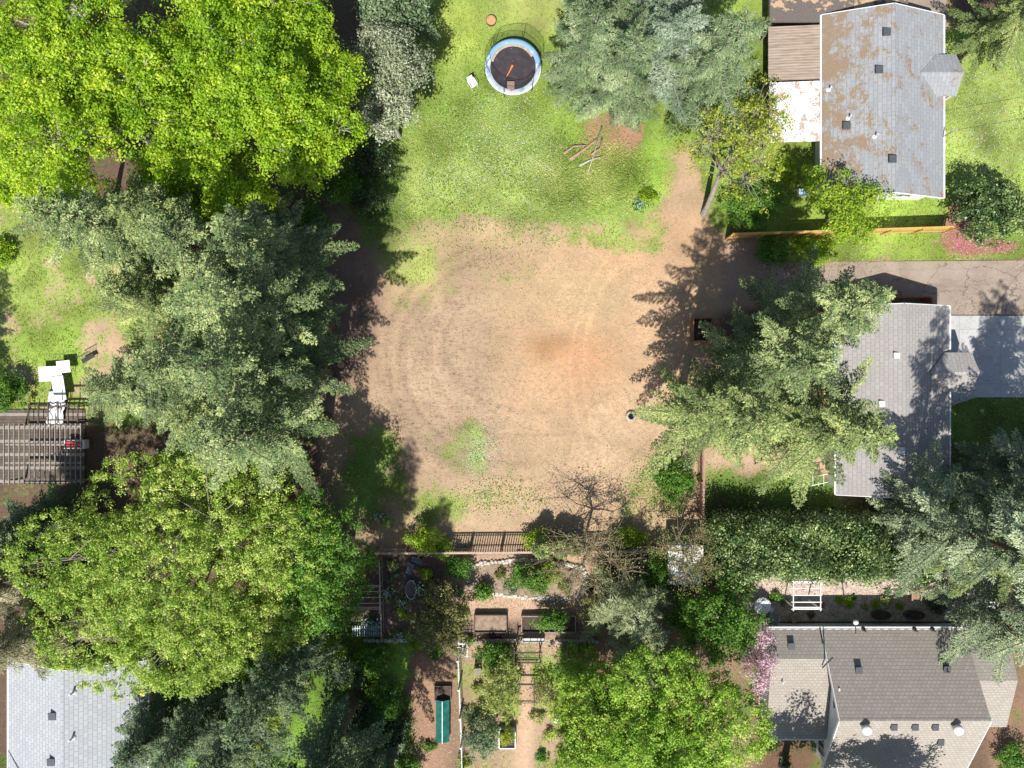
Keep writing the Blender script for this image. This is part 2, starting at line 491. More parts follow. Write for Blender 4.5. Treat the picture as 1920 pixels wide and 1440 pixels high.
    veg = n.mix(n.rangem(n3, 0.4, 0.7, 0, 0.7), veg, n.mix(1.0, a_veg, (1.5, 1.3, 1.5), 'MULTIPLY'))
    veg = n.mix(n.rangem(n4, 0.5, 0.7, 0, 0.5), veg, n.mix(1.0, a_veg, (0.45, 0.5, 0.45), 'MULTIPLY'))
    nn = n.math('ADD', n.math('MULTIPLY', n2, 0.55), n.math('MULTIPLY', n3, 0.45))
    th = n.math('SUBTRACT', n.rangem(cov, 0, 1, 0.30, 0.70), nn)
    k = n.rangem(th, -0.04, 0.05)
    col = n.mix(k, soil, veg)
    hb = n.math('ADD', n.math('MULTIPLY', n2, 0.6), n.math('MULTIPLY', n3, 0.5))
    n.surf(col, 0.95, 0, n.bump(hb, 0.55, 0.12), 0.15)
    n = NT('pebble')
    v = n.n('ShaderNodeTexVoronoi')
    v.inputs['Scale'].default_value = 9
    n.l(n.pos(), v.inputs['Vector'])
    c = n.mix(n.rangem(v.outputs['Distance'], 0, 0.6), (0.6, 0.52, 0.44), (0.3, 0.25, 0.2))
    n.surf(c, 0.9)


mk_special()


# ------------------------------------------------------------------ mesh helpers
class MB:
    def __init__(self):
        self.v, self.f = [], []

    def add(self, vs, fs):
        o = len(self.v)
        self.v += [tuple(x) for x in vs]
        self.f += [tuple(i + o for i in f) for f in fs]
        return self

    def box(self, x0, y0, z0, x1, y1, z1):
        vs = [(x0, y0, z0), (x1, y0, z0), (x1, y1, z0), (x0, y1, z0), (x0, y0, z1), (x1, y0, z1), (x1, y1, z1), (x0, y1, z1)]
        return self.add(vs, [(0, 3, 2, 1), (4, 5, 6, 7), (0, 1, 5, 4), (1, 2, 6, 5), (2, 3, 7, 6), (3, 0, 4, 7)])

    def bar(self, a, b, w, h, up=(0, 0, 1)):
        a, b = Vector(a), Vector(b)
        d = (b - a).normalized()
        s = d.cross(Vector(up))
        if s.length < 1e-4:
            s = d.cross(Vector((1, 0, 0)))
        s.normalize()
        u = s.cross(d).normalized()
        vs = []
        for p in (a, b):
            for i, j in ((-1, -1), (1, -1), (1, 1), (-1, 1)):
                vs.append(p + s * (i * w / 2) + u * (j * h / 2))
        return self.add(vs, [(0, 1, 2, 3), (7, 6, 5, 4), (0, 4, 5, 1), (1, 5, 6, 2), (2, 6, 7, 3), (3, 7, 4, 0)])

    def tube(self, pts, rs, n=6, cap=True):
        pts = [Vector(p) for p in pts]
        if not hasattr(rs, '__len__'):
            rs = [rs] * len(pts)
        vs, fs = [], []
        ref = Vector((0.31, 0.17, 0.93)).normalized()
        for i, p in enumerate(pts):
            d = (pts[min(i + 1, len(pts) - 1)] - pts[max(i - 1, 0)])
            if d.length < 1e-6:
                d = Vector((0, 0, 1))
            d.normalize()
            s = d.cross(ref)
            if s.length < 0.05:
                s = d.cross(Vector((1, 0, 0)))
            s.normalize()
            u = d.cross(s)
            for k in range(n):
                a = 2 * math.pi * k / n
                vs.append(p + s * (math.cos(a) * rs[i]) + u * (math.sin(a) * rs[i]))
        for i in range(len(pts) - 1):
            for k in range(n):
                k2 = (k + 1) % n
                fs.append((i * n + k, i * n + k2, (i + 1) * n + k2, (i + 1) * n + k))
        if cap:
            fs.append(tuple(range(n))[::-1])
            fs.append(tuple((len(pts) - 1) * n + k for k in range(n)))
        return self.add(vs, fs)

    def lathe(self, prof, n=24, c=(0, 0, 0), sx=1.0, sy=1.0):
        vs, fs = [], []
        for r, z in prof:
            for k in range(n):
                a = 2 * math.pi * k / n
                vs.append((c[0] + r * sx * math.cos(a), c[1] + r * sy * math.sin(a), c[2] + z))
        for i in range(len(prof) - 1):
            for k in range(n):
                k2 = (k + 1) % n
                fs.append((i * n + k, i * n + k2, (i + 1) * n + k2, (i + 1) * n + k))
        closed = prof[0] == prof[-1]
        if prof[0][0] > 1e-4 and not closed:
            fs.append(tuple(range(n))[::-1])
        if prof[-1][0] > 1e-4 and not closed:
            fs.append(tuple((len(prof) - 1) * n + k for k in range(n)))
        return self.add(vs, fs)

    def ring(self, pts, w, z0, z1):
        """closed poly ring wall of width w following pts"""
        for a, b in zip(pts, pts[1:] + pts[:1]):
            self.bar((a[0], a[1], (z0 + z1) / 2), (b[0], b[1], (z0 + z1) / 2), w, z1 - z0)
        return self

    def slab(self, quad, th):
        """quad of 4 points (ccw from above) thickened downward"""
        q = [Vector(p) for p in quad]
        n = (q[1] - q[0]).cross(q[2] - q[0]).normalized()
        if n.z < 0:
            q = q[::-1]
            n = -n
        m = len(q)
        vs = q + [p - n * th for p in q]
        fs = [tuple(range(m)), tuple(range(2 * m - 1, m - 1, -1))]
        for i in range(m):
            j = (i + 1) % m
            fs.append((i, i + m, j + m, j))
        return self.add(vs, fs)

    def rock(self, c, rx, ry, rz, seed=0):
        r = random.Random(seed)
        n, m = 7, 4
        prof = []
        vs, fs = [], []
        for i in range(m + 1):
            ph = -math.pi / 2 + math.pi * i / m
            for k in range(n):
                a = 2 * math.pi * k / n
                j = 1 + r.uniform(-0.22, 0.22)
                vs.append((c[0] + rx * math.cos(ph) * math.cos(a) * j, c[1] + ry * math.cos(ph) * math.sin(a) * j,
                           c[2] + rz * math.sin(ph) * (1 + r.uniform(-0.1, 0.1))))
        for i in range(m):
            for k in range(n):
                k2 = (k + 1) % n
                fs.append((i * n + k, i * n + k2, (i + 1) * n + k2, (i + 1) * n + k))
        return self.add(vs, fs)

    def mesh(self, name, mat, smooth=False):
        me = bpy.data.meshes.new(name)
        me.from_pydata(self.v, [], self.f)
        me.materials.append(MATS[mat])
        if smooth:
            me.polygons.foreach_set('use_smooth', [True] * len(me.polygons))
        me.update()
        return me


def obj(name, me, parent=None, loc=(0, 0, 0)):
    o = bpy.data.objects.new(name, me)
    COL.objects.link(o)
    o.location = loc
    if parent:
        o.parent = parent
    return o


def part(name, mb, mat, parent, smooth=False):
    return obj(name, mb.mesh(name, mat, smooth), parent)


def tag(o, label, cat, group=None):
    o['label'] = label
    o['category'] = cat
    if group:
        o['group'] = group
    return o


def thing(name, label, cat, loc=(0, 0, 0), rz=0.0, group=None):
    o = bpy.data.objects.new(name, None)
    o.empty_display_size = 0.5
    COL.objects.link(o)
    o.location = loc
    o.rotation_euler = (0, 0, rz)
    return tag(o, label, cat, group)


def struct(name, mb, mat):
    o = obj(name, mb.mesh(name, mat))
    o['kind'] = 'structure'
    return o


def np_mesh(name, verts, nper, mat, bv=None):
    """verts (N*nper,3), every nper verts form a face"""
    nv = len(verts)
    nf = nv // nper
    me = bpy.data.meshes.new(name)
    me.vertices.add(nv)
    me.vertices.foreach_set('co', np.ascontiguousarray(verts, dtype=np.float32).ravel())
    me.loops.add(nv)
    me.loops.foreach_set('vertex_index', np.arange(nv, dtype=np.int32))
    me.polygons.add(nf)
    me.polygons.foreach_set('loop_start', np.arange(0, nv, nper, dtype=np.int32))
    me.polygons.foreach_set('loop_total', np.full(nf, nper, dtype=np.int32))
    if bv is not None:
        at = me.attributes.new('bv', 'FLOAT', 'FACE')
        at.data.foreach_set('value', np.asarray(bv, dtype=np.float32))
    me.materials.append(MATS[mat])
    me.update()
    return me


def norm(a):
    return a / np.maximum(np.linalg.norm(a, axis=1, keepdims=True), 1e-6)


def leaf_quads(c, size, up=0.6, aspect=0.62, r=None, out=None, ow=0.9):
    """diamond leaves at centres c (N,3)"""
    r = r or rng
    n = len(c)
    nrm = r.normal(size=(n, 3)) * 0.42
    nrm[:, 2] += up
    if out is not None:
        nrm += out * ow
    nrm = norm(nrm)
    t = norm(np.cross(nrm, r.normal(size=(n, 3))))
    b = np.cross(nrm, t)
    s = (size * r.uniform(0.6, 1.35, n))[:, None]
    v = np.empty((n, 4, 3))
    v[:, 0] = c - t * s * 0.5
    v[:, 1] = c + b * s * 0.5 * aspect + nrm * s * 0.08
    v[:, 2] = c + t * s * 0.5
    v[:, 3] = c - b * s * 0.5 * aspect + nrm * s * 0.08
    return v.reshape(-1, 3)


# ------------------------------------------------------------------ tree makers (return meshes)
def make_broadleaf(seed, rx, ry, rz, zc, nlobe=9, nclump=260, lpc=60, leaf=0.2, clump_r=0.5, lobe_r=0.45,
                   trunk_r=0.3, mat='leaf_mid', bark='bark_grey', twigs=0.3, up=0.6, stem_h=None, lean=(0, 0), fill=0.35, root=(0, 0)):
    r = np.random.default_rng(seed)
    # lobes
    az = np.linspace(0, 2 * np.pi, nlobe, endpoint=False) + r.uniform(-0.5, 0.5, nlobe)
    rad = r.uniform(0.40, 0.66, nlobe)
    ze = r.uniform(-0.45, 0.45, nlobe)
    lob = np.stack([np.cos(az) * rad * rx, np.sin(az) * rad * ry, ze * rz], 1)
    lob = np.vstack([lob, [[r.uniform(-.15, .15) * rx, r.uniform(-.15, .15) * ry, 0.45 * rz]],
                     [[r.uniform(-.25, .25) * rx, r.uniform(-.25, .25) * ry, 0.25 * rz]]])
    lr = lobe_r * r.uniform(0.75, 1.2, len(lob))
    # clumps over lobes
    li = r.integers(0, len(lob), nclump)
    d = r.normal(size=(nclump, 3))
    d[:, 2] = np.abs(d[:, 2]) * 0.9 - 0.25
    d = norm(d)
    rr = np.where(r.random(nclump) < fill, r.uniform(0.25, 0.85, nclump), r.uniform(0.85, 1.08, nclump))
    cc = lob[li] + d * (rr * lr[li])[:, None] * np.array([rx, ry, rz])
    cc[:, 2] += zc
    cs = clump_r * r.uniform(0.6, 1.3, nclump)
    n = nclump * lpc
    ci = np.repeat(np.arange(nclump), lpc)
    g = r.normal(size=(n, 3)) * np.array([0.55, 0.55, 0.34])
    p = cc[ci] + g * cs[ci][:, None]
    p[:, 2] = np.maximum(p[:, 2], 0.08)
    outv = norm(p - cc[ci])
    cv = r.uniform(-.16, .16, nclump) + r.uniform(-.10, .10, len(lob))[li]
    crown = np_mesh('crown', leaf_quads(p, leaf, up, r=r, out=outv), 4, mat, cv[ci])
    # wood
    mb = MB()
    th = stem_h if stem_h is not None else max(0.3, zc - rz * 0.7)
    lx, ly = lean
    top = Vector((lx, ly, th))
    qx, qy = root
    mb.tube([(qx, qy, -0.1), (qx + (lx - qx) * 0.15, qy + (ly - qy) * 0.15, th * 0.25), (qx + (lx - qx) * 0.6, qy + (ly - qy) * 0.6, th * 0.65), top],
            [trunk_r * 1.35, trunk_r, trunk_r * 0.85, trunk_r * 0.7], 9)
    for i, L in enumerate(lob):
        e = Vector((L[0], L[1], L[2] + zc))
        m = top.lerp(e, 0.5) + Vector((r.uniform(-.12, .12) * rx, r.uniform(-.12, .12) * ry, -0.08 * rz))
        q = top.lerp(m, 0.5) + Vector((0, 0, 0.03 * rz))
        mb.tube([top - Vector((0, 0, trunk_r * 0.5)), q, m, e], [trunk_r * 0.5, trunk_r * 0.36, trunk_r * 0.25, trunk_r * 0.12], 6)
        own = np.where(li == i)[0]
        k = int(len(own) * twigs)
        for j in own[:k]:
            c = Vector(cc[j])
            s = e.lerp(m, r.uniform(0, 0.5))
            mid = s.lerp(c, 0.5) + Vector((r.uniform(-.2, .2), r.uniform(-.2, .2), r.uniform(-.05, .25))) * clump_r
            mb.tube([s, mid, c + (c - s) * 0.08], [trunk_r * 0.11 + 0.008, trunk_r * 0.06 + 0.008, 0.006], 4, cap=False)
    trunk = mb.mesh('trunk', bark)
    return trunk, crown


def make_conifer(seed, h, R, mat='needle_fir', bark='bark_brown', z0=0.12, whorl=1.0, per=5, tw=0.20, blade=0.16, bw=0.034,
                 droop=0.35, prof=0.8, spacing=0.022, hang=0.16, fan=0.12, rough=0.3, tip_lift=0.15):
    r = np.random.default_rng(seed)
    nb = int(h * (1 - z0) / whorl) * per
    t = (np.arange(nb) + r.uniform(0, 1, nb)) / nb            # 0 bottom .. 1 top
    az = (np.arange(nb) * 2.39996 + r.uniform(-.35, .35, nb)) % (2 * np.pi)
    zb = h * (z0 + (1 - z0) * t)
    # side-dependent irregularity
    ph = r.uniform(0, 6.28, 3)
    irr = 1 + rough * (np.sin(az * 2 + zb * 0.5 + ph[0]) * 0.5 + np.sin(az * 3 - zb * 0.9 + ph[1]) * 0.4)
    L = R * np.minimum(1.0, (0.72 + 2.2 * t)) * (1 - t) ** prof * r.uniform(0.5, 1.2, nb) * irr + 0.25
    L = np.minimum(L, R * 1.3)
    sl0 = 0.05 + 0.55 * t                                       # initial slope
    dr = droop * (1 - 0.6 * t)

    def bpos(bi, s):
        Lb = L[bi]
        d = s * Lb
        x = np.cos(az[bi]) * d
        y = np.sin(az[bi]) * d
        z = zb[bi] + sl0[bi] * d - dr[bi] * d * s * 1.6 + tip_lift * Lb * s ** 4
        return np.stack([x, y, z], 1)
    # branchlets, alternating along each branch
    nt = np.maximum(4, (L / tw * 2).astype(int))
    bi = np.repeat(np.arange(nb), nt)
    first = np.cumsum(nt) - nt
    k = np.arange(len(bi)) - np.repeat(first, nt)
    s = 0.14 + 0.86 * (k + r.uniform(-.3, .3, len(bi)) + .5) / nt[bi]
    s = np.clip(s, 0.08, 1.0)
    side = np.where(k % 2 == 0, -1.0, 1.0)
    base = bpos(bi, s)
    ang = side * r.uniform(0.65, 1.0, len(bi)) * np.where(k >= nt[bi] - 2, 0.25, 1.0)
    ta = az[bi] + ang
    tl = (0.34 + fan * 1.25 * L[bi]) * np.minimum(1, .35 + s / .35) * (1 - np.clip(s, 0, 1)) ** .6 * r.uniform(0.65, 1.2, len(bi)) + .09
    roll = r.uniform(-.28, .28, nb)
    tz = -hang + side * roll[bi] + r.uniform(-0.08, 0.08, len(bi)) - 0.12 * (1 - t[bi])
    tdir = norm(np.stack([np.cos(ta), np.sin(ta), tz], 1))
    # blades
    nbld = np.maximum(3, (tl / spacing).astype(int))
    ti = np.repeat(np.arange(len(bi)), nbld)
    q = r.random(len(ti))
    q0 = base[ti] + tdir[ti] * (q * tl[ti])[:, None]
    q0[:, 2] -= hang * q * q * tl[ti] * 1.5
    sd = np.where(r.random(len(ti)) < 0.5, -1.0, 1.0)
    a2 = ta[ti] + sd * r.uniform(0.3, 1.0, len(ti))
    bd = norm(np.stack([np.cos(a2), np.sin(a2), r.uniform(-0.5, 0.35, len(ti)) - hang], 1))
    nr = r.normal(size=(len(ti), 3)) * 0.45
    nr[:, 2] += 0.8
    w = norm(np.cross(bd, nr))
    bl = (blade * r.uniform(0.6, 1.3, len(ti)))[:, None]
    bwid = (bw * r.uniform(0.7, 1.3, len(ti)))[:, None]
    v = np.empty((len(ti), 4, 3))
    v[:, 0] = q0
    v[:, 1] = q0 + bd * bl * 0.45 + w * bwid
    v[:, 2] = q0 + bd * bl
    v[:, 3] = q0 + bd * bl * 0.45 - w * bwid
    bvr = r.uniform(-.2, .2, nb)
    crown = np_mesh('crown', v.reshape(-1, 3), 4, mat, bvr[bi[ti]])
    mb = MB()
    tr = 0.012 * h + 0.06
    mb.tube([(0, 0, -0.1), (0, 0, h * 0.1), (0, 0, h * 0.5), (0, 0, h * 0.97)], [tr * 1.4, tr, tr * 0.6, 0.02], 9)
    for i in range(0, nb):
        if L[i] < 0.8:
            continue
        pts = bpos(np.full(4, i), np.array([0.0, 0.35, 0.7, 0.95]))
        mb.tube(pts, [0.02 + L[i] * 0.008, 0.015 + L[i] * 0.005, 0.012 + L[i] * 0.003, 0.006], 4, cap=False)
    trunk = mb.mesh('trunk', bark)
    return trunk, crown


def plant_tree(meshes, name, label, cat, base, rz=0.0, s=1.0, sz=None, group=None, lean=0.0):
    t = thing(name, label, cat, base, rz, group)
    t.scale = (s, s, sz if sz else s)
    obj('trunk', meshes[0], t)
    obj('crown', meshes[1], t)
    return t


# ------------------------------------------------------------------ ground
GX = np.arange(-260, 2181, 5.0)
GY = np.arange(-260, 1701, 5.0)
gxx, gyy = np.meshgrid(GX, GY)        # photo-pixel coordinates of ground points


def blur(a, k):
    k = max(1, int(round(k / 5.0)))
    for _ in range(2):
        for ax in (0, 1):
            c = np.cumsum(np.pad(a, [(k + 1, k) if i == ax else (0, 0) for i in range(2)], mode='edge'), axis=ax)
            n = a.shape[ax]
            hi = np.take(c, np.arange(2 * k + 1, 2 * k + 1 + n), axis=ax)
            lo = np.take(c, np.arange(0, n), axis=ax)
            a = (hi - lo) / (2 * k + 1)
    return a


def poly_mask(pts, soft=12):
    m = np.zeros(gxx.shape, bool)
    n = len(pts)
    j = n - 1
    for i in range(n):
        xi, yi = pts[i]
        xj, yj = pts[j]
        if yi != yj:
            c = ((yi > gyy) != (yj > gyy)) & (gxx < (xj - xi) * (gyy - yi) / (yj - yi) + xi)
            m ^= c
        j = i
    return blur(m.astype(float), soft) if soft else m.astype(float)


def ell_mask(cx, cy, rx, ry, soft=0.35):
    d = np.sqrt(((gxx - cx) / rx) ** 2 + ((gyy - cy) / ry) ** 2)
    return np.clip((1 + soft - d) / (2 * soft), 0, 1)


soil = np.empty(gxx.shape + (3,))
soil[:] = (0.125, 0.088, 0.065)
veg = np.empty(gxx.shape + (3,))
veg[:] = (0.12, 0.19, 0.035)
cover = np.full(gxx.shape, 0.28)
straw = np.zeros(gxx.shape)
rut = np.zeros(gxx.shape)


def lay(m, s=None, v=None, c=None, st=None, ru=None):
    global cover, straw, rut
    if s is not None:
        soil[:] = soil * (1 - m[..., None]) + np.array(s) * m[..., None]
    if v is not None:
        veg[:] = veg * (1 - m[..., None]) + np.array(v) * m[..., None]
    if c is not None:
        cover = cover * (1 - m) + c * m
    if st is not None:
        straw = straw * (1 - m) + st * m
    if ru is not None:
        rut = rut * (1 - m) + ru * m


def rect(x0, y0, x1, y1):
    return [(x0, y0), (x1, y0), (x1, y1), (x0, y1)]


# lawns
lay(poly_mask(rect(690, -260, 1450, 425), 10), (0.34, 0.26, 0.15), (0.17, 0.25, 0.05), 0.93)
lay(ell_mask(1080, 10, 160, 60), None, (0.28, 0.32, 0.09), 0.8)
lay(ell_mask(850, 60, 60, 60), None, (0.24, 0.30, 0.06), 0.95)
lay(ell_mask(760, 350, 60, 50), (0.36, 0.28, 0.17), (0.24, 0.29, 0.08), 0.72)
lay(ell_mask(930, 350, 130, 60), None, (0.22, 0.28, 0.07), 0.85)
lay(ell_mask(1195, 330, 80, 70), (0.34, 0.27, 0.13), (0.19, 0.30, 0.045), 0.88)
lay(ell_mask(1130, 260, 90, 60), (0.36, 0.22, 0.15), (0.16, 0.25, 0.04), 0.35)
lay(poly_mask(rect(1430, 255, 1800, 492), 8), (0.40, 0.31, 0.18), (0.20, 0.29, 0.05), 0.86)
lay(poly_mask([(1765, -20), (1790, 50), (2180, 50), (2180, 490), (1765, 490)], 8), (0.36, 0.29, 0.15), (0.19, 0.28, 0.05), 0.93)
lay(ell_mask(1850, 240, 90, 130), None, (0.23, 0.30, 0.07), 0.88)
lay(poly_mask([(-260, 340), (260, 400), (330, 600), (330, 780), (-260, 800)], 12), (0.46, 0.35, 0.24), (0.21, 0.28, 0.06), 0.62)
lay(ell_mask(110, 560, 60, 60, .9), (0.46, 0.35, 0.25), None, 0.4)
lay(ell_mask(100, 660, 60, 60), None, (0.20, 0.30, 0.05), 0.85)
# the bare lot
lot = poly_mask([(600, 405), (735, 432), (850, 415), (1000, 420), (1090, 418), (1180, 432), (1240, 380), (1262, 320), (1245, 280), (1300, 270),
                 (1330, 400), (1350, 455), (1460, 455), (1460, 560), (1340, 590), (1345, 780), (1320, 960), (1330, 1000), (1300, 1040),
                 (690, 1040), (640, 960), (590, 800)], 9)
lay(lot, (0.40, 0.292, 0.195), (0.20, 0.25, 0.06), 0.10, 0.5, 0.0)
lay(ell_mask(860, 700, 150, 260, 0.3) * lot, (0.37, 0.285, 0.20), None, 0.13, 0.18, 0.8)
lay(ell_mask(1100, 660, 150, 190, 0.4) * lot, (0.46, 0.305, 0.18), None, 0.03, 0.8, 0.15)
lay(ell_mask(1040, 655, 50, 28, 0.5), (0.34, 0.20, 0.105), None, 0.0, 0.25, 0.1)
lay(ell_mask(1100, 690, 50, 70, 0.6), (0.45, 0.26, 0.15), None, 0.0, 0.5, 0.2)
lay(ell_mask(1120, 550, 180, 60, 0.5) * lot, (0.46, 0.34, 0.20), (0.30, 0.30, 0.10), 0.14, 0.9, 0.1)
lay(ell_mask(1240, 470, 110, 60, 0.5) * lot, (0.50, 0.33, 0.20), None, 0.02, 0.35, 0.2)
lay(ell_mask(1250, 650, 70, 200, 0.5) * lot, (0.48, 0.33, 0.21), None, 0.02, 0.6, 0.1)
lay(ell_mask(1180, 850, 180, 120, 0.5) * lot, (0.45, 0.33, 0.215), None, 0.06, 0.8, 0.15)
lay(ell_mask(930, 950, 150, 60, 0.5) * lot, (0.42, 0.32, 0.21), None, 0.12, 0.7, 0.1)
# soft green returning in the lot
lay(ell_mask(775, 480, 75, 80, 0.5) * lot, (0.42, 0.34, 0.19), (0.25, 0.29, 0.08), 0.68, 0.2, 0.0)
lay(ell_mask(880, 440, 170, 28, 0.5), (0.42, 0.33, 0.20), (0.27, 0.29, 0.10), 0.48, 0.3, 0.1)
lay(ell_mask(960, 515, 50, 22, 0.6), None, (0.24, 0.30, 0.07), 0.55)
lay(ell_mask(1140, 450, 110, 26, 0.6), None, (0.22, 0.29, 0.06), 0.5)
lay(ell_mask(1190, 440, 60, 40, 0.6), None, (0.22, 0.28, 0.07), 0.6)
lay(ell_mask(905, 845, 60, 45, 0.7), None, (0.20, 0.27, 0.08), 0.36)
lay(ell_mask(940, 930, 90, 40, 0.7), None, (0.20, 0.27, 0.08), 0.32)
lay(ell_mask(1240, 930, 60, 60, 0.7), None, (0.16, 0.24, 0.05), 0.5)
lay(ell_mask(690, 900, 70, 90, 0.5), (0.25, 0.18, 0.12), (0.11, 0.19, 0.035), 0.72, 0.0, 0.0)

lay(ell_mask(800, 950, 70, 35, 0.6), None, (0.15, 0.21, 0.04), 0.6)
lay(poly_mask([(600, 405), (700, 405), (720, 520), (690, 700), (590, 800), (560, 600)], 16), (0.20, 0.145, 0.115), None, 0.12, 0.0, 0.0)  # shade of the west firs painted into the dirt as darker soil
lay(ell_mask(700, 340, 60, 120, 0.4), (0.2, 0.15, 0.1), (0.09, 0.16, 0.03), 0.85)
# brown pad beside the drive
lay(poly_mask(rect(1352, 452, 1448, 570), 4), (0.30, 0.225, 0.175), None, 0.04, 0.1, 0.0)
# yard west of the middle house
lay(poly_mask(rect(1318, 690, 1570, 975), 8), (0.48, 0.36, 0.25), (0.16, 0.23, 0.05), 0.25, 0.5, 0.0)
lay(poly_mask(rect(1318, 888, 1570, 975), 8), (0.16, 0.12, 0.08), (0.11, 0.19, 0.035), 0.75, 0.0, 0.0)  # hedge shade on the yard painted as darker soil and grass
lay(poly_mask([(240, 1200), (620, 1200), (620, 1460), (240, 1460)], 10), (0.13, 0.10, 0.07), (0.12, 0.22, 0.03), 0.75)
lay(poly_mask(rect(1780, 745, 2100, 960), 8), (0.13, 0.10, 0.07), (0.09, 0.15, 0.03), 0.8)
# gardens in the south
lay(poly_mask(rect(690, 1030, 1100, 1230), 8), (0.14, 0.105, 0.085), (0.12, 0.18, 0.04), 0.12)
lay(poly_mask([(860, 1038), (1120, 1038), (1120, 1170), (870, 1160), (850, 1090)], 8), (0.48, 0.34, 0.25), (0.22, 0.27, 0.08), 0.12, 0.5)
lay(poly_mask(rect(870, 1195, 1110, 1250), 8), (0.46, 0.34, 0.25), (0.2, 0.25, 0.08), 0.18, 0.5)
lay(poly_mask(rect(600, 1200, 800, 1460), 10), (0.13, 0.095, 0.07), (0.065, 0.12, 0.018), 0.8)  # tree shade put into the darker ground cover colour
lay(ell_mask(755, 1240, 30, 50), None, (0.18, 0.30, 0.04), 0.95)  # sunlit strip painted as lighter ground cover
lay(ell_mask(660, 1230, 60, 60), None, (0.09, 0.16, 0.02), 0.85)  # tree shade again painted into the cover colour
lay(poly_mask([(760, 1230), (850, 1230), (850, 1460), (775, 1460)], 8), (0.30, 0.19, 0.13), None, 0.1, 0.3)
lay(poly_mask(rect(860, 1240, 1060, 1500), 8), (0.34, 0.25, 0.18), (0.24, 0.30, 0.07), 0.55, 0.2)
lay(poly_mask([(972, 1240), (1002, 1240), (1000, 1330), (992, 1460), (965, 1460), (975, 1340)], 4), (0.46, 0.33, 0.23), None, 0.03, 0.3)
lay(poly_mask(rect(1100, 1120, 1450, 1500), 10), (0.24, 0.17, 0.12), (0.12, 0.20, 0.04), 0.3)
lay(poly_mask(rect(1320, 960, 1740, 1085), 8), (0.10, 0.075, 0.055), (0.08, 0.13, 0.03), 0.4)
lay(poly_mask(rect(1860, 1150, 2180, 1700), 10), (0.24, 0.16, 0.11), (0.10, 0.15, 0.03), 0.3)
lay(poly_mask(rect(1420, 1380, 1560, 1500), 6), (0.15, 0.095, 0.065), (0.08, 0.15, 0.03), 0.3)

soil *= np.array([1.03, .985, .97])
# ragged, patchy cover and wheel tracks
def field(k):
    f = blur(rng.normal(size=gxx.shape), k)
    return f / f.std()


cover = np.clip(cover + (0.13 * field(12) + 0.11 * field(45)) * (cover > 0.03) * (1 - np.abs(cover - .5) * .9), 0, 1)
soil *= (1 + 0.07 * field(30) + 0.05 * field(10))[..., None]
wob = field(60) * 6
trk = np.zeros(gxx.shape)
for cx_, cy_, rx_, ry_, a0_, a1_, g_ in ((985, 670, 255, 225, 100, 290, 1), (985, 670, 228, 200, 100, 290, 1), (975, 690, 200, 170, 120, 260, -.8), (1000, 640, 160, 140, 100, 300, .8),
                                       (1000, 650, 290, 262, 130, 330, .8), (1010, 660, 186, 158, 90, 270, -.7), (1180, 420, 300, 230, 60, 200, .8), (1190, 410, 330, 262, 60, 200, .8),
                                       (1400, 700, 300, 330, 130, 250, -1), (1400, 700, 326, 356, 130, 250, -1), (1250, 880, 190, 170, 100, 260, .7), (1000, 930, 260, 120, 10, 170, .8)):
    dx_, dy_ = (gxx - cx_) / rx_, (gyy - cy_) / ry_
    d_ = np.abs(np.hypot(dx_, dy_) * (rx_ + ry_) / 2 - (rx_ + ry_) / 2 + wob)
    an_ = np.degrees(np.arctan2(-dy_, dx_)) % 360
    win_ = np.clip(np.minimum(an_ - a0_, a1_ - an_) / 20, 0, 1)
    trk += g_ * np.exp(-(d_ / 5.0) ** 2) * win_
soil *= (1 - 0.17 * np.clip(trk, -1, 1) * lot)[..., None]
rut = np.clip(rut + .5 * np.clip(trk, 0, 1) * lot, 0, 1)
nyy, nxx = gxx.shape
gz = np.zeros(gxx.shape)
hn = rng.normal(size=gxx.shape)
gz += blur(hn, 40) * 1.2 + blur(rng.normal(size=gxx.shape), 15) * 0.35
gz -= gz.min() + 0.06
gz = np.minimum(gz - gz.mean(), 0.06)
gz = np.clip(gz, -0.06, -0.004)
X = (gxx - 960) / K
Y = (720 - gyy) / K
verts = np.stack([X, Y, gz], -1).reshape(-1, 3)
idx = np.arange(nyy * nxx).reshape(nyy, nxx)
faces = np.stack([idx[1:, :-1], idx[1:, 1:], idx[:-1, 1:], idx[:-1, :-1]], -1).reshape(-1, 4)
# outer skirt to the horizon
x0, x1, y0, y1 = X.min(), X.max(), Y.min(), Y.max()
B = 2500.0
border = [idx[0, 0], idx[0, -1], idx[-1, -1], idx[-1, 0]]
ext = np.array([(-B, B, -0.02), (B, B, -0.02), (B, -B, -0.02), (-B, -B, -0.02)])
nb0 = len(verts)
verts = np.vstack([verts, ext])
me = bpy.data.meshes.new('ground')
skirt = []
top = list(idx[0, :])
rgt = list(idx[:, -1])
bot = list(idx[-1, ::-1])
lft = list(idx[::-1, 0])
for run, (a, b) in zip((top, rgt, bot, lft), ((nb0, nb0 + 1), (nb0 + 1, nb0 + 2), (nb0 + 2, nb0 + 3), (nb0 + 3, nb0))):
    skirt.append([int(a)] + [int(i) for i in run] + [int(b)])
fl = faces.tolist() + [s[::-1] for s in skirt]
me.from_pydata(verts.tolist(), [], fl)
me.materials.append(MATS['ground'])
me.polygons.foreach_set('use_smooth', [True] * len(me.polygons))


def ground_attr(name, arr, default):
    a = me.color_attributes.new(name, 'FLOAT_COLOR', 'POINT')
    buf = np.ones((len(verts), 4), np.float32)
    buf[:, :3] = default
    buf[:nb0, :3] = arr.reshape(-1, 3)
    a.data.foreach_set('color', buf.ravel())


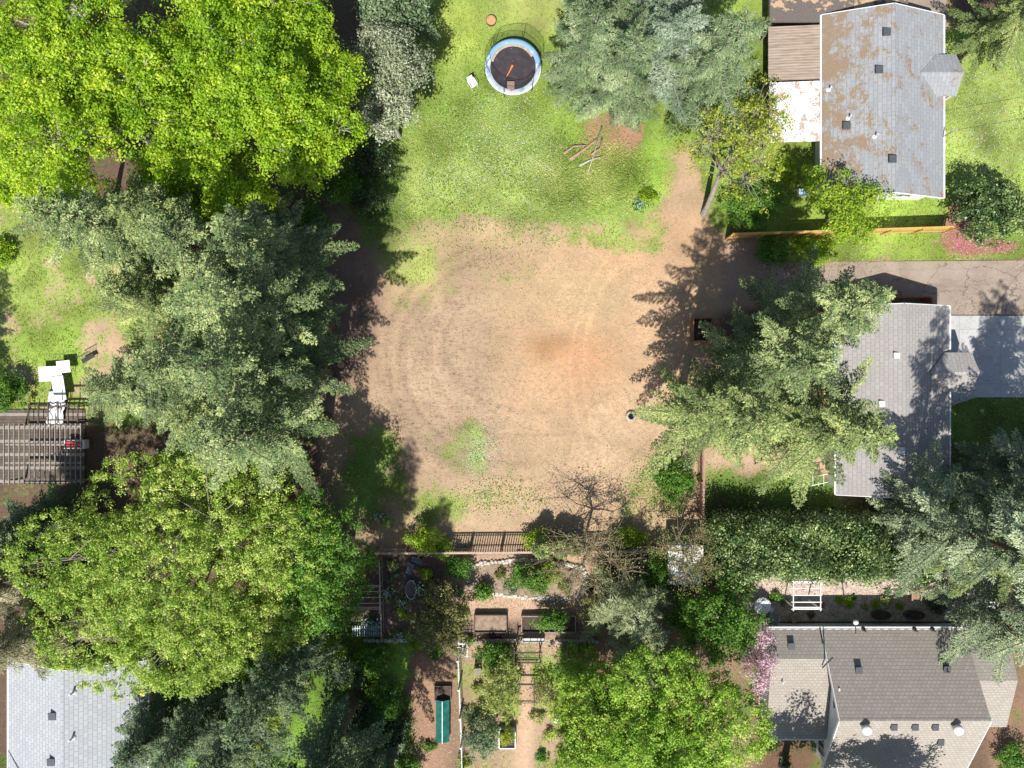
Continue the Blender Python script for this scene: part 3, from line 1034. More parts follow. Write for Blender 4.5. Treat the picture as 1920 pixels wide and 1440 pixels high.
soil[:] = np.clip(soil * 1.12, 0, 1)
veg[:] = veg * np.array([1.24, 1.26, 1.3]) * (1 + .14 * field(14) + .12 * field(35))[..., None].clip(.5, 1.6)
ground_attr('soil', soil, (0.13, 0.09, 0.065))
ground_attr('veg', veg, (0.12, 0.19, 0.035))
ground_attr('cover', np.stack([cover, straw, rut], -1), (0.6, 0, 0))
me.update()
ground = obj('ground', me)
ground['kind'] = 'structure'


def sheet(name, pts, z, mat):
    """level sheet whose corners are given in photo pixels at ground level"""
    mb = MB()
    vs = [P(*p) for p in pts]
    mb.slab([(v.x, v.y, z) for v in vs][::-1], 0.12)
    return struct(name, mb, mat)


sheet('driveway', [(1446, 492), (1700, 490), (2180, 486), (2180, 590), (1700, 590), (1440, 585)], 0.012, 'asphalt')
sheet('concrete_pad', [(1742, 592), (2180, 592), (2180, 745), (1830, 745), (1742, 775)], 0.022, 'concrete')
sheet('north_driveway', [(1560, -260), (1775, -260), (1775, 55), (1745, 60), (1560, 60)], 0.012, 'asphalt')
sheet('patio', [(1395, 1075), (1480, 1062), (1600, 1055), (1750, 1058), (1850, 1070), (1850, 1165), (1390, 1165)], 0.012, 'flagstone')
sheet('path', [(880, 1198), (1100, 1198), (1100, 1206), (880, 1206)], 0.012, 'pebble')


# grass, straw and litter -------------------------------------------------
def sample(field, n, thresh=0.0):
    w = np.clip(field - thresh, 0, None).ravel()
    inside = ((gxx > -120) & (gxx < 2040) & (gyy > -120) & (gyy < 1560)).ravel()
    w = w * inside
    w = w / w.sum()
    i = rng.choice(len(w), n, p=w)
    px = gxx.ravel()[i] + rng.uniform(-2.5, 2.5, n)
    py = gyy.ravel()[i] + rng.uniform(-2.5, 2.5, n)
    return np.stack([(px - 960) / K, (720 - py) / K, gz.ravel()[i]], 1)


def blades(n, field, h, w, mat, name, flat=0.0, thresh=0.0, gate=0.45):
    c = sample(field, n, thresh)
    # tufted: drop blades where a coarse random field is low
    gid = (np.floor(c[:, 0] * 2.2 + np.sin(c[:, 1] * 3.1)) * 7919 + np.floor(c[:, 1] * 2.2 + np.cos(c[:, 0] * 2.7)) * 104729).astype(np.int64)
    hh = (np.abs(np.sin(gid * 12.9898)) * 43758.5453) % 1.0
    c = c[hh > gate * rng.random(len(c)) * 1.3]
    n = len(c)
    hh = hh[:n]
    a = rng.uniform(0, 2 * np.pi, n)
    d = np.stack([np.cos(a), np.sin(a), np.zeros(n)], 1)
    p = np.stack([-np.sin(a), np.cos(a), np.zeros(n)], 1)
    hs = (h * rng.uniform(0.5, 1.4, n))[:, None]
    ww = (w * rng.uniform(0.6, 1.4, n))[:, None]
    tipz = np.zeros((n, 3))
    tipz[:, 2] = 1 - flat
    v = np.empty((n, 3, 3))
    v[:, 0] = c + p * ww
    v[:, 1] = c - p * ww
    v[:, 2] = c + d * hs * (0.55 + flat * 0.6) + tipz * hs * 0.8
    if flat > 0.5:
        v[:, :, 2] = np.maximum(v[:, :, 2], c[:, 2:3] + 0.006) + rng.uniform(0, 0.03, (n, 1))
    o = obj(name, np_mesh(name, v.reshape(-1, 3), 3, mat))
    o['kind'] = 'stuff'
    o['label'] = {'grass': 'short green grass covering the lawns', 'dry_grass': 'pale dry grass tufts in thin lawn',
                  'straw': 'scattered pale straw on the bare lot', 'leaf_litter': 'brown twigs and leaf litter under the trees'}[name]
    return o


lawn = np.clip(cover - 0.25, 0, 1) ** 1.3
blades(190000, lawn, 0.12, 0.028, 'grass_blade', 'grass')
blades(75000, lawn * (1 - ell_mask(1000, 200, 200, 180, .4)), 0.16, 0.02, 'grass_dry', 'dry_grass')
blades(80000, straw * (1 - cover), 0.14, 0.012, 'straw', 'straw', flat=0.9)
blades(95000, np.clip(0.3 - soil[..., 0], 0, 1) * (1 - cover) + 0.05 * rut + 0.015 * straw, 0.11, 0.016, 'leaf_litter', 'leaf_litter', flat=0.9)


# ------------------------------------------------------------------ buildings
def wpart(name, mb, mat, parent, smooth=False, root=None):
    """part whose mesh was written in world coordinates; stored relative to its thing"""
    o = root or parent
    L = Vector(o.location)
    mb.v = [(x - L.x, y - L.y, z - L.z) for x, y, z in mb.v]
    return part(name, mb, mat, parent, smooth)


def window(parent, c, u, w, h, nrm, root, panes=2):
    """window on a wall: c centre, u horizontal unit vector along the wall, nrm outward normal"""
    c, u, nrm = Vector(c), Vector(u), Vector(nrm)
    up = Vector((0, 0, 1))
    f = MB()
    o = nrm * 0.035
    for s in (-1, 1):
        a = c + u * (s * w / 2) - up * (h / 2) + o
        f.bar(a, a + up * h, 0.09, 0.07, nrm)
        b = c + up * (s * h / 2) - u * (w / 2 + 0.045) + o
        f.bar(b, b + u * (w + 0.09), 0.09, 0.075)
    for k in range(1, panes):
        a = c + u * (w * (k / panes - 0.5)) - up * (h / 2 - 0.045) + o
        f.bar(a, a + up * (h - 0.09), 0.05, 0.05, nrm)
    fr = wpart('window', f, 'white_paint', parent, root=root)
    g = MB()
    a = c - u * (w / 2) + nrm * 0.012
    g.bar(a, a + u * w, 0.02, h)
    wpart('pane', g, 'glass_dark', fr, root=root)
    return fr


def box_vent(parent, x, y, z, root, slope=(0, 0), s=0.42):
    mb = MB()
    h = 0.16
    mb.box(x - s / 2, y - s / 2, z - 0.12, x + s / 2, y + s / 2, z + h * 0.6)
    mb.slab([(x - s / 2 - .05, y - s / 2 - .05, z + h), (x + s / 2 + .05, y - s / 2 - .05, z + h), (x + s / 2 + .05, y + s / 2 + .05, z + h + 0.05),
             (x - s / 2 - .05, y + s / 2 + .05, z + h + 0.05)], 0.05)
    return wpart('roof_vent', mb, 'vent_dark', parent, root=root)


def pipe_vent(parent, x, y, z, root, h=0.5, r=0.05, mat='metal_white'):
    mb = MB()
    mb.lathe([(0.20, -0.04), (0.16, 0.03), (r * 1.3, 0.10), (r, 0.14), (r, h)], 12, (x, y, z))
    return wpart('vent_pipe', mb, mat, parent, root=root)


def gable_ns(name, label, xw, xe, ys, yn, ze, zr, roofmat, wallmat, gable='wall_white', over=0.45, rx=None):
    xm = (xw + xe) / 2 if rx is None else rx
    t = thing(name, label, 'house', ((xw + xe) / 2, (ys + yn) / 2, 0))
    roof = MB()
    roof.slab([(xw, ys, ze), (xm, ys, zr), (xm, yn, zr), (xw, yn, ze)], 0.14)
    roof.slab([(xm, ys, zr - 0.001), (xe, ys, ze), (xe, yn, ze), (xm, yn, zr - 0.001)], 0.14)
    ro = wpart('roof', roof, roofmat, t)
    cap = MB()
    k = (zr - ze) / (xm - xw) * .16
    cap.slab([(xm - .16, ys, zr - k + .012), (xm, ys, zr + .012), (xm, yn, zr + .012), (xm - .16, yn, zr - k + .012)], .010)
    cap.slab([(xm, ys, zr + .012), (xm + .16, ys, zr - k + .012), (xm + .16, yn, zr - k + .012), (xm, yn, zr + .012)], .010)
    wpart('ridge_cap', cap, roofmat, ro, root=t)
    w = MB()
    a, b, c, d = xw + over, xe - over, ys + over, yn - over
    sl = (zr - ze) / (xm - xw)
    zt = ze + sl * over - 0.17
    zp = zr - 0.19
    vs = [(a, c, -.1), (b, c, -.1), (b, d, -.1), (a, d, -.1), (a, c, zt), (b, c, zt), (b, d, zt), (a, d, zt), (xm, c, zp), (xm, d, zp)]
    w.add(vs, [(0, 1, 5, 8, 4), (1, 2, 6, 5), (2, 3, 7, 9, 6), (3, 0, 4, 7)])
    wpart('wall', w, wallmat, t)
    for y, s in ((ys, -1), (yn, 1)):
        for x2, z2 in ((xw, ze), (xe, ze)):
            f = MB()
            f.bar((x2, y + s * 0.03, z2 - 0.09), (xm, y + s * 0.03, zr - 0.09), 0.045, 0.2)
            wpart('fascia', f, 'white_paint', ro, root=t)
    for x2, s in ((xw, -1), (xe, 1)):
        g = MB()
        g.bar((x2 + s * 0.06, ys, ze - 0.07), (x2 + s * 0.06, yn, ze - 0.07), 0.11, 0.10)
        wpart('gutter', g, 'white_paint', ro, root=t)
    return t, ro, (lambda x: ze + (x - xw) * (zr - ze) / (xm - xw) if x < xm else ze + (xe - x) * (zr - ze) / (xe - xm))


# house 1 (north east) ------------------------------------------------
h1, r1, zf1 = gable_ns('house', 'long grey shingled house with brown moss patches and a white south gable, top right', 22.25, 31.0, 13.38, 26.5, 2.55, 4.3,
                       'shingle_mossy', 'wall_white')
# cross gable porch on the east side
pr = MB()
pr.slab([(30.3, 20.55, 2.86), (31.72, 20.55, 2.86), (31.98, 22.05, 3.42), (28.9, 22.05, 3.42)], 0.1)
pr.slab([(28.9, 22.05, 3.419), (31.98, 22.05, 3.419), (31.72, 23.55, 2.86), (30.3, 23.55, 2.86)], 0.1)
wpart('porch_roof', pr, 'shingle_mossy', h1)
for y in (20.75, 23.35):
    ps = MB()
    ps.box(31.5, y - 0.06, -.1, 31.62, y + 0.06, 2.8)
    wpart('porch_post', ps, 'white_paint', h1)
for px, py in ((1655, 66), (1643, 134), (1591, 232), (1664, 303)):
    x = (px - 960) * 0.94 / K
    y = (720 - py) * 0.938 / K
    box_vent(r1, x, y, zf1(x), h1)
for px, py in ((1560, 162), (1592, 220), (1634, 260)):
    x = (px - 960) * 0.945 / K
    y = (720 - py) * 0.945 / K
    pipe_vent(r1, x, y, zf1(x), h1)
mast = MB()
mast.tube([(30.95, 17.75, 2.4), (30.95, 17.75, 4.0)], 0.04, 8)
mast.tube([(30.95, 17.75, 3.95), (31.2, 17.75, 4.1)], 0.05, 8)
wpart('service_mast', mast, 'metal_grey', h1)
window(h1, (25.2, 13.83, 1.5), (1, 0, 0), 1.2, 1.0, (0, -1, 0), h1)
window(h1, (28.6, 13.83, 1.5), (1, 0, 0), 1.2, 1.0, (0, -1, 0), h1)
for y in (16.2, 19.2):
    window(h1, (22.70, y, 1.5), (0, 1, 0), 1.1, 1.0, (-1, 0, 0), h1)

# carport flat roof + brown and white patio covers: parts of the same building, built as lean-to things
cp = thing('carport', 'dark flat carport roof with tan moss at the top edge behind the mossy house', 'carport', (21.5, 28.5, 0))
m = MB()
m.box(18.55, 26.05, 2.3, 22.9, 31.5, 2.45)
m.box(22.9, 26.75, 2.3, 28.5, 31.5, 2.45)
wpart('roof', m, 'flat_roof', cp)
m = MB()
m.bar((18.5, 26.05, 2.37), (18.5, 31.5, 2.37), 0.08, 0.24)
wpart('fascia', m, 'dark_metal', cp)
for x, y in ((18.8, 26.3), (18.8, 31.2), (28.2, 31.2)):
    m = MB()
    m.box(x - .07, y - .07, -.1, x + .07, y + .07, 2.3)
    wpart('post', m, 'wood_dark', cp)


def lean_to(name, label, x0, y0, x1, y1, zl, zh, mat):
    t = thing(name, label, 'patio cover', ((x0 + x1) / 2, (y0 + y1) / 2, 0))
    m = MB()
    m.slab([(x0, y0, zl), (x1, y0, zh), (x1, y1, zh), (x0, y1, zl)], 0.05)
    wpart('roof', m, mat, t)
    for y in (y0 + 0.12, y1 - 0.12):
        m = MB()
        m.box(x0 + .05, y - .05, -.1, x0 + .15, y + .05, zl - 0.05)
        wpart('post', m, 'wood_weathered', t)
    m = MB()
    for k in range(5):
        y = y0 + 0.1 + (y1 - y0 - 0.2) * k / 4
        m.bar((x0, y, zl - 0.11), (x1, y, zh - 0.11), 0.05, 0.10)
    wpart('rafter', m, 'wood_weathered', t)
    return t


lean_to('patio_cover', 'brown corrugated patio cover along the west eave of the mossy grey house', 18.55, 21.95, 22.2, 25.85, 2.1, 2.45, 'corrugated_brown')
lean_to('patio_cover', 'bright white corrugated patio cover scattered with brown leaves', 18.65, 17.5, 22.2, 21.85, 2.0, 2.38, 'corrugated_white')

# house 2 (east) --------------------------------------------------------
h2, r2, zf2 = gable_ns('house', 'grey brown shingled house half covered by fir shade, beside the concrete pad', 23.3, 31.45, -7.95, 5.6, 2.5, 4.2,
                       'shingle_brown_grey', 'wall_white')
pr = MB()
pr.slab([(30.9, -.55, 2.85), (32.85, -.55, 2.85), (33.1, 0.85, 3.4), (29.6, 0.85, 3.4)], 0.1)
pr.slab([(29.6, 0.85, 3.399), (33.1, 0.85, 3.399), (32.85, 2.25, 2.85), (30.9, 2.25, 2.85)], 0.1)
wpart('porch_roof', pr, 'shingle_brown_grey', h2)
for y in (-.4, 2.1):
    ps = MB()
    ps.box(32.6, y - .06, -.1, 32.72, y + .06, 2.75)
    wpart('porch_post', ps, 'white_paint', h2)
for px, py in ((1652, 757), (1683, 843), (1675, 667)):
    x = (px - 960) * 0.94 / K
    y = (720 - py) * 0.938 / K
    m = MB()
    m.box(x - .2, y - .2, zf2(x) - .1, x + .2, y + .2, zf2(x) + .14)
    wpart('roof_vent', m, 'metal_white', r2, root=h2)
for y in (-5, 3.0):
    window(h2, (23.75, y, 1.4), (0, 1, 0), 1.3, 1.0, (-1, 0, 0), h2)
# small trellis by the south west corner
tr = thing('drying_rack', 'small white rail rack at the southwest corner of the shaded grey house', 'rack', (22.5, -7.2, 0))
m = MB()
for y in (-7.5, -6.9):
    m.bar((21.9, y, 1.2), (23.2, y + 0.3, 1.25), 0.04, 0.04)
    m.box(21.95, y, -.1, 22.0, y + .05, 1.2)
for x in (22.1, 22.5, 22.9):
    m.bar((x, -7.5, 1.23), (x, -6.7, 1.23), 0.03, 0.03)
wpart('rail', m, 'white_paint', tr)

# house 3 (south east) ---------------------------------------------------
h3 = thing('house', 'tan shingled two storey house with a white west gable wall, bottom right', 'house', (27, -22, 0))
XW, XE, YN, YR, YS = 22.2, 32.45, -17.55, -22.8, -28.0
ZE, ZR = 2.55, 5.85
rf = MB()
rf.slab([(XW, YR, ZR), (XE, YR, ZR), (XE, YN, ZE), (XW, YN, ZE)], 0.16)
rf.slab([(XW, YS, ZE), (XE, YS, ZE), (XE, YR, ZR - .001), (XW, YR, ZR - .001)], 0.16)
r3 = wpart('roof', rf, 'shingle_tan', h3)
m = MB()
k = (ZR - ZE) / (YN - YR) * .16
m.slab([(XW, YR, ZR + .012), (XE, YR, ZR + .012), (XE, YR + .16, ZR - k + .012), (XW, YR + .16, ZR - k + .012)], .010)
m.slab([(XW, YR - .16, ZR - k + .012), (XE, YR - .16, ZR - k + .012), (XE, YR, ZR + .012), (XW, YR, ZR + .012)], .010)
wpart('ridge_cap', m, 'shingle_tan', r3, root=h3)
w = MB()
a, b, c, d = XW + .42, XE - .4, YS + .45, YN - .4
zt = ZE + .4 * (ZR - ZE) / 5.25 - .2
w.add([(a, c, -.1), (b, c, -.1), (b, d, -.1), (a, d, -.1), (a, c, zt), (b, c, zt), (b, d, zt), (a, d, zt), (a, YR, ZR - .21), (b, YR, ZR - .21)],
      [(0, 1, 5, 4), (1, 2, 6, 9, 5), (2, 3, 7, 6), (3, 0, 4, 8, 7)])
wpart('wall', w, 'wall_white', h3)


def zs3(y):
    return ZE + (YN - y) * (ZR - ZE) / (YN - YR) if y > YR else ZE + (y - YS) * (ZR - ZE) / (YR - YS)


# west wing
WX = 18.25
wr = MB()
YW, ZW = -19.35, zs3(-19.35)
wr.slab([(WX, YW, ZW), (XW - .003, YW, ZW), (XW - .003, YN, ZE), (WX, YN, ZE)], 0.16)
wr.slab([(WX, -25.5, 2.55), (XW + .35, -25.5, 2.55), (XW + .35, YW, ZW - .02), (WX, YW, ZW - .02)], 0.14)
wing = wpart('wing_roof', wr, 'shingle_tan', h3)
ww = MB()
ww.add([(WX + .4, -25.1, -.1), (XW + .4, -25.1, -.1), (XW + .4, YN - .4, -.1), (WX + .4, YN - .4, -.1),
        (WX + .4, -25.1, 2.42), (XW + .4, -25.1, 2.42), (XW + .4, YN - .4, 2.55), (WX + .4, YN - .4, 2.55), (WX + .4, YW, ZW - .25), (XW + .4, YW, ZW - .25)],
       [(0, 1, 5, 4), (2, 3, 7, 6), (3, 0, 4, 8, 7)])
wpart('wing_wall', ww, 'wall_white', h3)
# east wing
er = MB()
er.slab([(XE + .003, -20.9, 3.7), (35.6, -20.9, 3.7), (35.6, YN + .05, ZE - .15), (XE + .003, YN + .05, ZE - .15)], 0.16)
er.slab([(XE - .3, -24.7, 2.4), (35.6, -24.7, 2.4), (35.6, -20.9, 3.69), (XE - .3, -20.9, 3.69)], 0.14)
wpart('wing_roof', er, 'shingle_tan', h3)
ew = MB()
ew.add([(XE - .4, -24.3, -.1), (35.2, -24.3, -.1), (35.2, YN - .4, -.1), (XE - .4, YN - .4, -.1),
        (XE - .4, -24.3, 2.3), (35.2, -24.3, 2.3), (35.2, YN - .4, 2.3), (XE - .4, YN - .4, 2.3), (35.2, -20.9, 3.45), (XE - .4, -20.9, 3.45)],
       [(0, 1, 5, 4), (1, 2, 6, 8, 5), (2, 3, 7, 6)])
wpart('wing_wall', ew, 'wall_white', h3)
for p, q in (((XW - .03, YN, ZE - .09), (XW - .03, YR, ZR - .09)), ((XW - .03, YS, ZE - .09), (XW - .03, YR, ZR - .09)),
             ((XE + .03, YS, ZE - .09), (XE + .03, YR, ZR - .09)), ((XE + .03, -20.9, 3.6), (XE + .03, YR, ZR - .09))):
    m = MB()
    m.bar(p, q, 0.05, 0.2)
    wpart('fascia', m, 'white_paint', r3, root=h3)
for p, q in (((WX, YN + .06, ZE - .06), (35.6, YN + .06, ZE - .06)), ((WX, -25.56, 2.48), (XW + .3, -25.56, 2.48))):
    m = MB()
    m.bar(p, q, 0.1, 0.09)
    wpart('gutter', m, 'white_paint', r3, root=h3)
lg = MB()
lg.bar((WX + .2, YN - .04, ZE + .03), (35.2, YN - .04, ZE + .03), .012, .012)
for k in range(30):
    x = WX + 0.3 + k * 0.58
    lg.box(x, YN - .05, ZE + .02, x + .3, YN + .0, ZE + .06)
wpart('light_string', lg, 'white_plastic', r3, root=h3)
# windows on the white gable wall
window(h3, (a, -21.9, 4.3), (0, 1, 0), 1.7, 1.0, (-1, 0, 0), h3, 3)
window(h3, (a, -26.3, 1.6), (0, 1, 0), 1.5, 1.2, (-1, 0, 0), h3, 3)
for x in (24.5, 28.5):
    window(h3, (x, d, 1.3), (1, 0, 0), 1.4, 1.1, (0, 1, 0), h3, 2)
# downpipes
m = MB()
m.tube([(XW - .12, YW + .5, ZW + 1.2), (XW - .2, YW - .1, ZW + .5), (XW - .35, YW - .6, ZW + .05)], 0.05, 8)
wpart('downpipe', m, 'dark_metal', h3)
m = MB()
m.tube([(XW - .1, YN, ZE + .05), (XW - .1, YN - .9, ZE + .62)], 0.06, 8)
wpart('downpipe', m, 'dark_metal', h3)
for px, py in ((1607, 1254), (1772, 1253), (1489, 1217)):
    y = (720 - py) * .935 / K
    x = (px - 960) * .935 / K
    box_vent(r3, x, y, zs3(y) if py > 1240 else zs3(y), h3, s=.38)
for px, py in ((1681, 1368), (1721, 1368), (1759, 1368), (1783, 1408)):
    x = (px - 960) * .9 / K
    y = (720 - py) * .9 / K
    box_vent(r3, x, y, zs3(y), h3, s=.34)
for px, py in ((1762, 1246), (1627, 1184), (1724, 1184), (1758, 1184)):
    x = (px - 960) * .945 / K
    y = (720 - py) * .95 / K
    pipe_vent(r3, x, y, zs3(y), h3, 0.45, 0.045, 'dark_metal')
pipe_vent(r3, (1465 - 960) * .945 / K, (720 - 1277) * .945 / K, 3.2, h3, 0.5)
for px, py in ((1635, 1378), (1809, 1378)):
    x = (px - 960) * .885 / K
    y = (720 - py) * .885 / K
    z = zs3(y)
    m = MB()
    m.lathe([(0.16, -.1), (0.16, .32), (0.20, .36), (0.31, .46), (0.36, .58), (0.33, .72), (0.2, .82), (0.0, .86)], 20, (x, y, z))
    wpart('turbine_vent', m, 'white_plastic', r3, True, root=h3)
m = MB()
gx, gy = (1611 - 960) * .935 / K, (720 - 1171) * .935 / K
m.tube([(gx + .12, gy - .9, ZE + .5), (gx, gy, 3.3)], 0.04, 8)
bl = MB()
bl.lathe([(0.0, -.2), (.14, -.14), (.2, 0), (.14, .14), (0, .2)], 16, (gx, gy, 3.35))
am = wpart('antenna_mast', m, 'dark_metal', r3, root=h3)
wpart('globe', bl, 'white_plastic', am, True, root=h3)

# house 4 (south west) ----------------------------------------------------
h4, r4, zf4 = gable_ns('house', 'pale grey white shingled roof of a house under the maple, bottom left corner', -36.2, -26.2, -34.5, -19.9, 2.5, 4.6,
                       'shingle_pale', 'wall_tan')
for px, py in ((101, 1341), (98, 1427)):
    x = (px - 960) * .93 / K
    y = (720 - py) * .93 / K
    box_vent(r4, x, y, zf4(x), h4)
for px, py in ((138, 1298), (137, 1383)):
    x = (px - 960) * .928 / K
    y = (720 - py) * .928 / K
    pipe_vent(r4, x, y, zf4(x), h4, .55, .07)
hp = MB()
hp.slab([(-36.2, -26.3, 2.56), (-36.2, -32.0, 2.56), (-33.6, -29.15, 3.75)], .1)
wpart('hip_roof', hp, 'shingle_pale', h4)


# ------------------------------------------------------------------ fences
def board_fence(label, a, b, h, mat, board=0.14, gap=0.008, post=2.4, name='fence', postmat=None, top=True):
    a, b = Vector(a), Vector(b)
    t = thing(name, label, 'fence', ((a + b) / 2))
    d = (b - a)
    L = d.length
    d.normalize()
    s = Vector((-d.y, d.x, 0))
    m = MB()
    n = int(L / (board + gap))
    r = random.Random(int(L * 100))
    for i in range(n):
        p = a + d * ((i + .5) * (board + gap))
        hh = h + r.uniform(-.012, .012)
        m.bar(p + Vector((0, 0, .03)), p + Vector((0, 0, hh)), board, 0.02, s)
    wpart('board_panel', m, mat, t)
    m = MB()
    for z in (0.35, h - 0.3):
        m.bar(a - s * .04 + Vector((0, 0, z)), b - s * .04 + Vector((0, 0, z)), 0.045, 0.09)
    wpart('rail', m, mat, t)
    if top:
        m = MB()
        m.bar(a + Vector((0, 0, h + .03)), b + Vector((0, 0, h + .03)), 0.12, 0.035)
        wpart('cap_rail', m, mat, t)
    k = max(1, round(L / post))
    for i in range(k + 1):
        p = a.lerp(b, i / k) - s * 0.09
        m = MB()
        m.box(p.x - .05, p.y - .05, -.1, p.x + .05, p.y + .05, h - .03)
        wpart('post', m, postmat or mat, t)
    return t


board_fence('long golden cedar board fence between the lawn and the driveway', P(1360, 447), P(1768, 434), 1.8, 'wood_orange')
board_fence('dark reddish board fence along the north side of the shaded grey house', P(1610, 562), P(1728, 560), 1.5, 'wood_red')
board_fence('short reddish fence return meeting the wall of the shaded grey house', P(1728, 562), P(1729, 578), 1.5, 'wood_red')
board_fence('pinkish brown board fence on the west edge of the shaded back yard', P(1310, 770), P(1309, 965), 1.7, 'wood_pink')


def wire_fence(label, a, b, h, step=0.15, post=2.4, wood='rust', rails=True, railmat='wood_tan', wire='dark_metal'):
    a, b = Vector(a), Vector(b)
    t = thing('wire_fence', label, 'fence', (a + b) / 2)
    d = (b - a)
    L = d.length
    d.normalize()
    s = Vector((-d.y, d.x, 0))
    m = MB()
    for i in range(int(L / step) + 1):
        p = a + d * (i * step)
        m.bar(p, p + Vector((0, 0, h)), .012, .012, s)
    for k in range(int(h / step) + 1):
        m.bar(a + Vector((0, 0, k * step + .01)), b + Vector((0, 0, k * step + .01)), .010, .010)
    wpart('wire_mesh', m, wire, t)
    if rails:
        m = MB()
        m.bar(a + Vector((0, 0, h)), b + Vector((0, 0, h)), .09, .05)
        m.bar(a + Vector((0, 0, .12)), b + Vector((0, 0, .12)), .05, .12)
        wpart('rail', m, railmat, t)
    k = max(1, round(L / post))
    for i in range(k + 1):
        p = a.lerp(b, i / k)
        m = MB()
        m.box(p.x - .055, p.y - .055, -.1, p.x + .055, p.y + .055, h + .08)
        wpart('post', m, wood, t)
    return t


# garden fence south of the lot: a close picket-and-wire fence
def picket_fence(label, a, b, h, mat, gap=0.11, w=0.07):
    a, b = Vector(a), Vector(b)
    t = thing('garden_fence', label, 'fence', (a + b) / 2)
    d = (b - a)
    L = d.length
    d.normalize()
    s = Vector((-d.y, d.x, 0))
    m = MB()
    for i in range(int(L / (w + gap)) + 1):
        p = a + d * (i * (w + gap) + w / 2)
        m.bar(p + Vector((0, 0, .05)), p + Vector((0, 0, h)), w, .018, s)
    wpart('picket_panel', m, mat, t)
    m = MB()
    m.bar(a + Vector((0, 0, h + .02)), b + Vector((0, 0, h + .02)), .13, .04)
    for z in (.3, h - .3):
        m.bar(a + s * .03 + Vector((0, 0, z)), b + s * .03 + Vector((0, 0, z)), .04, .08)
    wpart('rail', m, 'wood_tan', t)
    for i in range(max(1, round(L / 2.4)) + 1):
        p = a.lerp(b, i / max(1, round(L / 2.4))) + s * .09
        m = MB()
        m.box(p.x - .05, p.y - .05, -.1, p.x + .05, p.y + .05, h)
        wpart('post', m, 'wood_red', t)
    return t


picket_fence('close slatted garden fence with a pale top rail, south edge of the bare lot', P(708, 1029), P(1232, 1025), 1.75, 'wood_weathered')
wire_fence('low wire fence running down beside the mulched bed, west side of the kitchen garden', P(716, 1042), P(720, 1185), 1.2)
wire_fence('green wire fence on steel posts running down beside the teal cold frame', P(860, 1228), P(868, 1440), 1.4, step=.2, wood='galvanised', rails=False, wire='metal_grey')

# ------------------------------------------------------------------ tree stock
T_fir_a = make_conifer(11, 25, 4.9, 'needle_fir', z0=.26)
T_fir_g = make_conifer(22, 27, 4.5, 'needle_fir', z0=.36)
T_fir_h = make_conifer(23, 26, 4.4, 'needle_fir', z0=.36, droop=.45, rough=.45, whorl=1.1, fan=.13)
T_fir_b = make_conifer(12, 23, 4.8, 'needle_fir', droop=.45, rough=.45, whorl=1.1, z0=.24, fan=.13)
T_fir_c = make_conifer(13, 23, 4.8, 'needle_fir_warm', droop=.4, rough=.45, whorl=1.1, z0=.22, fan=.13)
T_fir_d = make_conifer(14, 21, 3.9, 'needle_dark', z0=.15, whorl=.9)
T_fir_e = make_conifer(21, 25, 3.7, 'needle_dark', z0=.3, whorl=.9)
T_cedar = make_conifer(15, 23, 4.9, 'needle_cedar', droop=.3, rough=.5, whorl=1.15, fan=.14)
T_pine_a = make_conifer(16, 15, 4.6, 'needle_pine', bark='bark_grey', blade=.26, bw=.022, droop=.25, rough=.55, whorl=.8, spacing=.02, prof=.6, hang=.25, z0=.2, tw=.24, fan=.16)
T_pine_b = make_conifer(17, 15, 3.8, 'needle_blue', bark='bark_grey', blade=.24, bw=.024, droop=.3, rough=.45, whorl=.8, spacing=.02, prof=.65, hang=.2, z0=.2, tw=.24, fan=.16)
T_soft = make_conifer(18, 7, 3.2, 'needle_soft', bark='bark_grey', blade=.28, bw=.020, droop=.15, rough=.5, whorl=.45, spacing=.02, prof=.5, z0=.15, tw=.24)
T_weep = make_conifer(19, 17, 4.6, 'needle_weep', bark='bark_grey', blade=.36, bw=.022, droop=.75, rough=.45, whorl=.7, spacing=.025, prof=.6, hang=.5, z0=.1)


def fir(meshes, label, px, py, s=1.0, sz=None, rz=None, name='fir_tree', cat='fir tree', group=None):
    return plant_tree(meshes, name, label, cat, P(px, py), rz if rz is not None else random.uniform(0, 6.28), s, sz, group)


# west row of big firs
W = 'big firs along the west side of the lot'
fir(T_fir_g, 'tall grey green fir, northernmost of the west row, beside the yellow green tree', 612, 530, .97, .82, .4, group=W)
fir(T_fir_h, 'tall fir in the middle of the west row, branches reaching over the shaded dirt', 620, 615, 1.0, 1.0, 1.6, group=W)
fir(T_fir_g, 'tall fir in the west row beside the stacked orange log rounds', 616, 700, 1.0, 1.0, 2.9, group=W)
fir(T_fir_h, 'fir at the south end of the west row, touching the big maple', 612, 785, .98, .96, 4.0, group=W)
fir(T_fir_b, 'fir behind the north end of the west row, over the thin left lawn', 520, 530, .95, .95, 5.2, group=W)
fir(T_fir_a, 'fir with its top leaning over the left lawn by the white garden table', 500, 700, .92, .85, 0.3, group=W)
fir(T_fir_c, 'fir between the yellow green tree and the left lawn', 455, 490, .95, .85, 3.3, group=W)
fir(T_fir_a, 'squat fir beside the wooden pergola and the maple', 450, 745, .85, .68, 1.9, group=W)
fir(T_fir_b, 'fir in the far back of the west row, top reaching toward the left edge', 385, 500, .92, .85, 2.2, group=W)
fir(T_fir_c, 'small fir on the left lawn side, north of the white garden table', 400, 590, .85, .72, 4.4, group=W)
fir(T_fir_b, 'low fir beside the wooden pergola roof', 330, 730, .78, .55, 0.9, group=W)
fir(T_fir_c, 'fir filling the gap above the maple and below the tall row', 520, 770, .85, .8, 3.1, group=W)
fir(T_fir_b, 'fir in the heart of the west group, surrounded by taller ones', 540, 620, .9, .9, 1.1, group=W)
fir(T_fir_d, 'dark fir just outside the left edge beside the thin lawn', -45, 760, .7, .75, 1.1)
